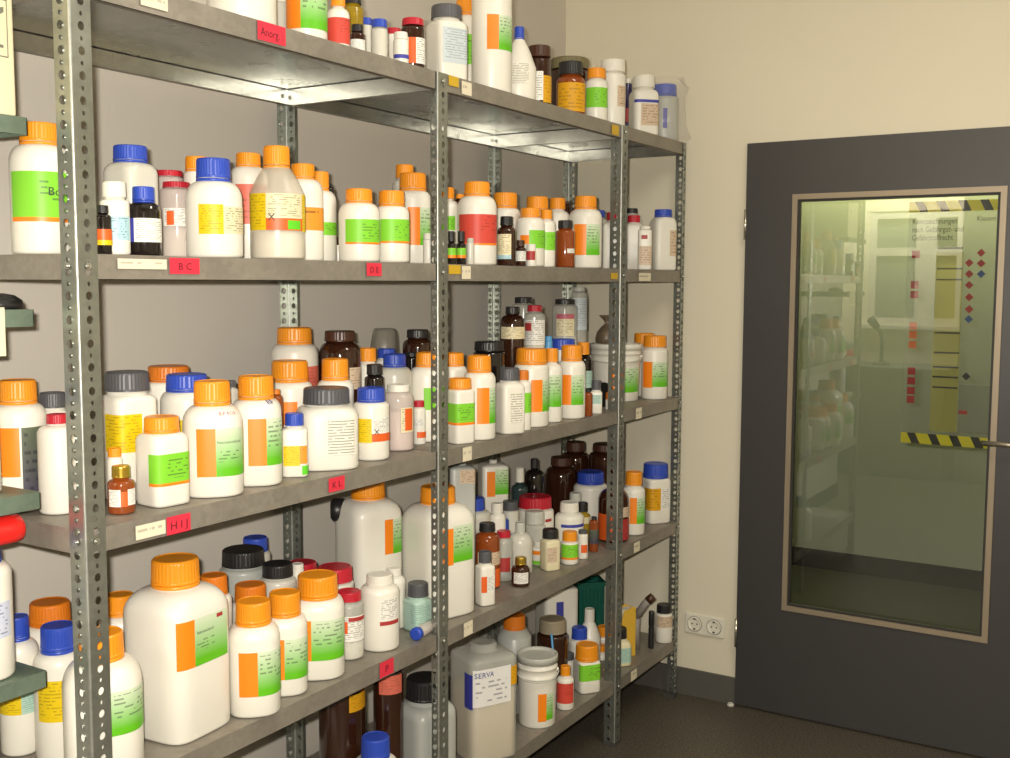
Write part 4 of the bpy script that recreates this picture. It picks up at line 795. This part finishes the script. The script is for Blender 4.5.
mb = MB(); mb.box((XL - T, YW, 0), (DX0 + .02, YW + T, ZC), 'wallcream'); mb.box((DX1 - .02, YW, 0), (XR + T, YW + T, ZC), 'wallcream'); mb.box((DX0 + .02, YW, DZ - .02), (DX1 - .02, YW + T, ZC), 'wallcream'); struct('wall_back', mb)
mb = MB(); mb.box((XR, YBK, 0), (XR + T, YW, ZC), 'wallcream'); struct('wall_right', mb)
mb = MB(); mb.box((XL + .002, YW - .012, 0), (DX0 - .001, YW - .0005, .098), 'basepaint'); struct('baseboard_back', mb)
mb = MB(); mb.box((XL + .0005, -.45, 0), (XL + .010, YW - .014, .098), 'basepaint'); struct('baseboard_left', mb)
# wall behind the camera with a window: seen only as a reflection in the door's pane
WX0, WX1, WZ0, WZ1 = -.70, .03, 1.18, 2.12
mb = MB()
mb.box((-2.4, YBK - T, 0), (WX0, YBK, ZC), 'wallcream'); mb.box((WX1, YBK - T, 0), (XR, YBK, ZC), 'wallcream'); mb.box((WX0, YBK - T, 0), (WX1, YBK, WZ0), 'wallcream'); mb.box((WX0, YBK - T, WZ1), (WX1, YBK, ZC), 'wallcream'); struct('wall_front', mb)
mb = MB(); mb.box((-2.4 - T, YBK, 0), (-2.4, -.45, ZC), 'wallcream'); mb.box((-2.4, -.45, 0), (XL - T, -.45 + T, ZC), 'wallcream'); struct('wall_recess', mb)
w = empty('window_1', ((WX0 + WX1) / 2, YBK, WZ0)); w['kind'] = 'structure'
plain('windowdark', (112, 118, 112), .3); plain('blind', (150, 146, 84), .6)
hw_ = (WX1 - WX0) / 2; hh = WZ1 - WZ0; mb = MB()
mb.box((-hw_, -.08, 0), (-hw_ + .05, -.01, hh), 'frametrim'); mb.box((hw_ - .05, -.08, 0), (hw_, -.01, hh), 'frametrim'); mb.box((-hw_ + .05, -.078, 0), (hw_ - .05, -.012, .06), 'frametrim'); mb.box((-hw_ + .05, -.078, hh - .06), (hw_ - .05, -.012, hh), 'frametrim'); mb.box((.0, -.079, .06), (.16, -.011, hh - .06), 'frametrim'); mb.box((-hw_ + .05, -.078, hh * .61), (0, -.012, hh * .68), 'frametrim'); mb.box((.16, -.078, hh * .61), (hw_ - .05, -.012, hh * .68), 'frametrim'); mb.build('window_frame', w)
mb = MB(); mb.box((-hw_, -.06, 0), (.05, -.05, hh), 'windowdark'); mb.build('pane', w); mb = MB(); mb.box((.1, -.06, 0), (hw_, -.05, hh * .63), 'blind'); mb.build('blind', w)
mb = MB(); mb.box((-hw_ - .05, -.005, -.03), (hw_ + .05, .09, 0), 'frametrim'); mb.build('window_sill', w)

# door
d = empty('door_1', (DX0, YW, 0)); d['kind'] = 'structure'; DW = DX1 - DX0
g0, g1, gz0, gz1 = .3818 - DX0, 1.0390 - DX0, .3885, 1.8190
mb = MB(); yf, yb_ = -.022, .03
mb.box((0, yf, .008), (g0, yb_, DZ), 'doorpaint'); mb.box((g1, yf, .008), (DW, yb_, DZ), 'doorpaint'); mb.box((g0, yf, .008), (g1, yb_, gz0), 'doorpaint'); mb.box((g0, yf, gz1), (g1, yb_, DZ), 'doorpaint'); mb.build('door_leaf', d)
mb = MB(); b_ = .02
for (x0, x1, z0, z1) in ((g0 - .004, g0 + b_ - .006, gz0 - .004, gz1 + .004), (g1 - b_ + .006, g1 + .004, gz0 - .004, gz1 + .004), (g0 + b_ - .006, g1 - b_ + .006, gz0 - .004, gz0 + b_ - .006), (g0 + b_ - .006, g1 - b_ + .006, gz1 - b_ + .006, gz1 + .004)): mb.box((x0, yf - .008, z0), (x1, yf + .012, z1), 'beading')
mb.build('glazing_bead', d); mb = MB(); c0 = b_ - .006; c1 = c0 + .008
for (x0, x1, z0, z1) in ((g0 + c0, g0 + c1, gz0 + c0, gz1 - c0), (g1 - c1, g1 - c0, gz0 + c0, gz1 - c0), (g0 + c1, g1 - c1, gz0 + c0, gz0 + c1), (g0 + c1, g1 - c1, gz1 - c1, gz1 - c0)): mb.box((x0, yf - .002, z0), (x1, yf + .014, z1), 'gasket')
mb.build('gasket', d)
m, nt, p = new_mat('doorglass'); N, L = nt.nodes, nt.links; out = [n for n in N if n.type == 'OUTPUT_MATERIAL'][0]; N.remove(p)
tr = N.new('ShaderNodeBsdfTransparent'); tr.inputs[0].default_value = (.88, .9, .86, 1); gl = N.new('ShaderNodeBsdfGlossy'); gl.inputs['Roughness'].default_value = .0; gl.inputs['Color'].default_value = (1, 1, .96, 1)
fr = N.new('ShaderNodeFresnel'); fr.inputs['IOR'].default_value = 1.92; mx = N.new('ShaderNodeMixShader'); L.new(fr.outputs[0], mx.inputs[0]); L.new(tr.outputs[0], mx.inputs[1]); L.new(gl.outputs[0], mx.inputs[2]); L.new(mx.outputs[0], out.inputs['Surface']); MATS['doorglass'] = m
mb = MB(); gy = -.004; mb.quad([(g0, gy, gz0), (g1, gy, gz0), (g1, gy, gz1), (g0, gy, gz1)], 'doorglass'); mb.build('glass_pane', d)
# lever handle with its plate, seen at the right photo edge
mb = MB(); hx = 1.005 - DX0; mb.tube([(hx, yf - .05, 1.03), (hx + .12, yf - .05, 1.03), (hx + .128, yf - .046, 1.03), (hx + .132, yf - .036, 1.03), (hx + .132, yf, 1.03)], .0085, 'steel', 16); h = mb.build('door_handle', d)
mb = MB(); mb.rings([[(x, z, y) for x, y, z in R] for R in (circ(.026, yf - .008, 32, hx + .132, 1.03), circ(.026, yf, 32, hx + .132, 1.03))], 'steel'); mb.build('rose', h)
for z0, z1 in ((1.673, 1.777), (.222, .325)):
    mb = MB(); mb.tube([(.001, yf - .006, z0), (.001, yf - .006, z1)], .005, 'steel', 14); mb.build('hinge', d)
# film poster on the corridor side of the pane
clear_mat('film', (150, 150, 138), .22, .5); plain('p_yellow', (226, 214, 40), .6); plain('p_black', (36, 34, 32), .6); plain('p_red', (176, 44, 44), .6); plain('p_orange', (222, 110, 50), .6); plain('p_blue', (50, 80, 140), .6); plain('p_text', (52, 50, 44), .6); clear_mat('p_column', (190, 180, 60), .5, .6); clear_mat('p_grey', (140, 138, 130), .4, .6)
px0, px1, pz0, pz1 = .7500, 1.0340, 1.003, 1.786
ps = empty('poster', (px0, YW + .004, pz0)); tag(ps, 'transparent hazard-labelling poster with yellow-black striped ends on the door glass', 'poster')
PW, PH = px1 - px0, pz1 - pz0
mb = MB(); mb.quad([(0, 0, 0), (PW, 0, 0), (PW, 0, PH), (0, 0, PH)], 'film'); mb.build('film', ps)
mb = MB(); sh_ = .034
for zb in (0, PH - sh_):
    mb.quad([(0, -.0006, zb), (PW, -.0006, zb), (PW, -.0006, zb + sh_), (0, -.0006, zb + sh_)], 'p_yellow')
    step = PW / 4.4
    for i in range(-1, 5):
        x = step * i + .018; q = [(x + .016, zb), (x + .016 + .026, zb), (x + .026, zb + sh_), (x, zb + sh_)]
        q = [(min(max(a, 0), PW), b) for a, b in q]
        if max(a for a, b in q) - min(a for a, b in q) > .004: mb.quad([(a, -.0012, b) for a, b in q], 'p_black')
mb.build('striped_band', ps)
def ptext(s, x, z, size, mat, maxw=None):
    v, f = text2d(s, size); w_ = max(q[0] for q in v); sc_ = min(1, maxw / w_) if maxw else 1; mb = MB(); mb.v = [(x + q[0] * sc_, -.0014, z + q[1]) for q in v]
    for q in f: mb.face(q, mat)
    mb.build('printed_text', ps)
for i, s in enumerate(('Kennzeichnungen', 'nach Gefahrgut- und', 'Gefahrstoffrecht')): ptext(s, .012, PH - .072 - i * .026, .026, 'p_text', (.135, .155, .125)[i])
ptext('Klassen', .205, PH - .066, .022, 'p_text', .055)
def prow(y): return on(955, y, 1, YW)[2] - pz0
def pcol(x, y): return on(x, y, 1, YW)[0] - px0
mb = MB(); mb.quad([(.088, -.0006, .045), (.17, -.0006, .045), (.17, -.0006, .62), (.088, -.0006, .62)], 'p_column'); mb.quad([(.172, -.0006, .045), (.27, -.0006, .045), (.27, -.0006, prow(384)), (.172, -.0006, prow(384))], 'p_grey'); mb.build('printed_columns', ps)
mb = MB()
for y in (249, 269.5, 280.5, 334, 354, 368.5, 378.5, 389): z = prow(y); mb.quad([(.092, -.0012, z), (.168, -.0012, z), (.168, -.0012, z + .0055), (.092, -.0012, z + .0055)], 'p_black')
mb.build('printed_bars', ps); mb = MB()
for y, c in ((254, 'p_red'), (285, 'p_red'), (295, 'p_red'), (327, 'p_orange'), (336, 'p_orange'), (346, 'p_orange'), (373, 'p_red'), (383, 'p_red'), (393, 'p_red'), (402, 'p_red')): z = prow(y); mb.quad([(.014, -.0012, z - .012), (.038, -.0012, z - .012), (.038, -.0012, z + .012), (.014, -.0012, z + .012)], c)
mb.build('printed_squares', ps); mb = MB()
for x, y, c in ((981, 253, 'p_red'), (981, 263.5, 'p_red'), (981, 274, 'p_blue'), (969, 263, 'p_red'), (969, 274, 'p_red'), (969, 285, 'p_red'), (969, 297, 'p_red'), (969, 309, 'p_red'), (968.5, 319, 'p_blue'), (966, 376, 'p_black')): z = prow(y); xx = pcol(x, y); s = .013; mb.quad([(xx - s, -.0012, z), (xx, -.0012, z - s), (xx + s, -.0012, z), (xx, -.0012, z + s)], c)
z = prow(412); mb.quad([(.175, -.0012, z - .006), (.2, -.0012, z - .006), (.2, -.0012, z + .006), (.175, -.0012, z + .006)], 'p_red'); mb.build('printed_symbols', ps)
# double socket
s0, s1 = on(686, 613, 1, YW), on(724.5, 637, 1, YW); e = empty('wall_socket', ((s0[0] + s1[0]) / 2, YW, (s0[2] + s1[2]) / 2)); tag(e, 'white double wall socket between the shelf end and the door', 'socket')
mb = MB(); mb.box((-.076, -.009, -.038), (.076, -.0005, .038), 'socket'); pl = mb.build('plate', e); md = pl.modifiers.new('bevel', 'BEVEL'); md.width = .005; md.segments = 3
for s in (-.0375, .0375):
    mb = MB(); rr = lambda r, y: [(s + r * math.cos(2 * PI * k / 32), y, r * math.sin(2 * PI * k / 32)) for k in range(32)]
    mb.rings([rr(.027, -.009), rr(.027, -.013), rr(.0215, -.013), rr(.0205, -.0096)], 'socket'); q = mb.build('socket_insert', e)
    mb = MB()
    mb.rings([rr(.0272, -.0094), rr(.0288, -.0094)], 'socketdark', cap0=False, cap1=False)
    for hx_ in (-.0095, .0095): mb.tube([(s + hx_, -.0099, 0), (s + hx_, -.0093, 0)], .003, 'socketdark', 12)
    for hz in (-.019, .019): mb.box((s - .004, -.0134, hz - .0025), (s + .004, -.0096, hz + .0025), 'socketdark')
    mb.build('contacts', q)
mb = MB(); mb.rings([circ(.012, .0005, 24), circ(.013, .006, 24), circ(.008, .012, 24)], 'frametrim'); o = mb.build('floor_cap', None, (DX0 - .012, YW - .03, 0)); tag(o, 'small pale floor stop at the lower left door corner', 'doorstop')

# bench and cabinet behind the camera, under and beside the window
plain('benchgrey', (96, 98, 92), .5); plain('cabinetgrey', (120, 122, 112), .55)
e = empty('lab_bench', (-.75, YBK + .32, 0)); tag(e, 'grey lab bench under the window, seen as a reflection in the door glass', 'bench')
mb = MB(); mb.box((-.95, -.3, .84), (.8, .3, .87), 'benchgrey'); mb.build('worktop', e); mb = MB(); mb.box((-.93, -.28, .0), (.78, .26, .84), 'benchgrey'); mb.build('base', e)
e = empty('tall_cabinet', (.5, YBK + .26, 0)); tag(e, 'tall grey cabinet right of the window, seen as a reflection in the door glass', 'cabinet')
mb = MB(); mb.box((-.4, -.24, 0), (.4, .24, 2.3), 'cabinetgrey'); mb.build('body', e); mb = MB(); mb.box((-.395, .2405, .07), (-.003, .258, 2.28), 'cabinetgrey'); dl = mb.build('door', e); mb = MB(); mb.box((-.03, .2585, 1.05), (-.018, .28, 1.2), 'steel'); mb.build('handle', dl)
mb = MB(); mb.box((.003, .2405, .07), (.395, .258, 2.28), 'cabinetgrey'); dl = mb.build('door', e); mb = MB(); mb.box((.018, .2585, 1.05), (.03, .28, 1.2), 'steel'); mb.build('handle', dl)
e = empty('gooseneck_lamp', (-.50, YBK + .35, .8706)); e.scale = (1.35, 1.35, 1.35); tag(e, 'dark gooseneck lamp on the bench, seen as a reflection in the door glass', 'lamp')
mb = MB(); mb.rings([circ(.05, 0, 24), circ(.05, .012, 24), circ(.02, .02, 24)], 'c_black'); mb.build('base', e); mb = MB(); mb.tube([(0, 0, .015), (0, 0, .14), (-.01, 0, .19), (-.035, 0, .225)], .011, 'c_black', 12); mb.build('neck', e); mb = MB(); mb.tube([(-.03, 0, .22), (-.06, 0, .26), (-.075, 0, .275)], [.02, .026, .024], 'c_black', 16); mb.build('lamp_head', e)
# corridor beyond the door
plain('corridorfloor', (46, 48, 40), .6, noise=.2, scale=200); plain('corridorbase', (50, 50, 48), .6)
YC = 5.75
mb = MB(); mb.box((-3, YW + T, -.08), (4, YC + .1, 0), 'corridorfloor'); struct('floor_corridor', mb)
mb = MB(); mb.box((-3, YC, 0), (4, YC + .1, 2.7), 'corridorwall'); struct('wall_corridor', mb)
mb = MB(); mb.box((-3, YC - .012, 0), (4, YC - .0005, .1), 'corridorbase'); struct('baseboard_corridor', mb)
mb = MB(); mb.box((-3, YW + T, 2.7), (4, YC + .1, 2.78), 'ceil'); struct('ceiling_corridor', mb)
mb = MB(); mb.box((-3.1, YW + T, 0), (-3, YC, 2.7), 'corridorwall'); struct('wall_corridor_left', mb)
mb = MB(); mb.box((4, YW + T, 0), (4.1, YC, 2.7), 'corridorwall'); struct('wall_corridor_right', mb)

# ------------------------------------------------------------------ light
def area(name, loc, rot, sx, sy, power, col):
    l = bpy.data.lights.new(name, 'AREA'); l.shape = 'RECTANGLE'; l.size = sx; l.size_y = sy; l.energy = power; l.color = col
    o = bpy.data.objects.new(name, l); COL.objects.link(o); o.location = loc; o.rotation_euler = rot; return o
fl = bpy.data.lights.new('flash', 'AREA'); fl.shape = 'RECTANGLE'; fl.size = .035; fl.size_y = .02; fl.energy = FLASH; fl.color = (1, .94, .84)
fo = bpy.data.objects.new('flash', fl); COL.objects.link(fo)
fp = CAM - R2 * .045 + U2 * .035 + FW * .03
fo.matrix_world = Matrix(((R2[0], U2[0], -FW[0], fp[0]), (R2[1], U2[1], -FW[1], fp[1]), (R2[2], U2[2], -FW[2], fp[2]), (0, 0, 0, 1)))
area('ceiling_lamp', (1.5, 1.9, ZC - .06), (0, 0, 0), 1.2, .3, CEIL, (1, .95, .84))
area('back_wall_fill', (-.35, -1.35, ZC - .1), (math.radians(-18), 0, 0), .9, .5, BACKL, (1, .94, .84))  # unseen fill added to brighten the back wall for its reflection in the pane
area('corridor_lamp', (.6, YC - .22, 2.5), (math.radians(28), 0, 0), 1.8, .12, CORR, (1, .96, .46))
wd = bpy.data.worlds.new('world'); SC.world = wd; wd.use_nodes = True; wd.node_tree.nodes['Background'].inputs[0].default_value = (.5, .5, .46, 1); wd.node_tree.nodes['Background'].inputs[1].default_value = .05
SC.view_settings.view_transform = 'Standard'; SC.view_settings.look = 'None'; SC.view_settings.exposure = 0.0
try:
    SC.cycles.use_denoising = True; SC.cycles.denoiser = 'OPENIMAGEDENOISE'; SC.cycles.max_bounces = 8; SC.cycles.transparent_max_bounces = 16; SC.cycles.caustics_reflective = False; SC.cycles.caustics_refractive = False; SC.cycles.sample_clamp_indirect = 6
except Exception: pass
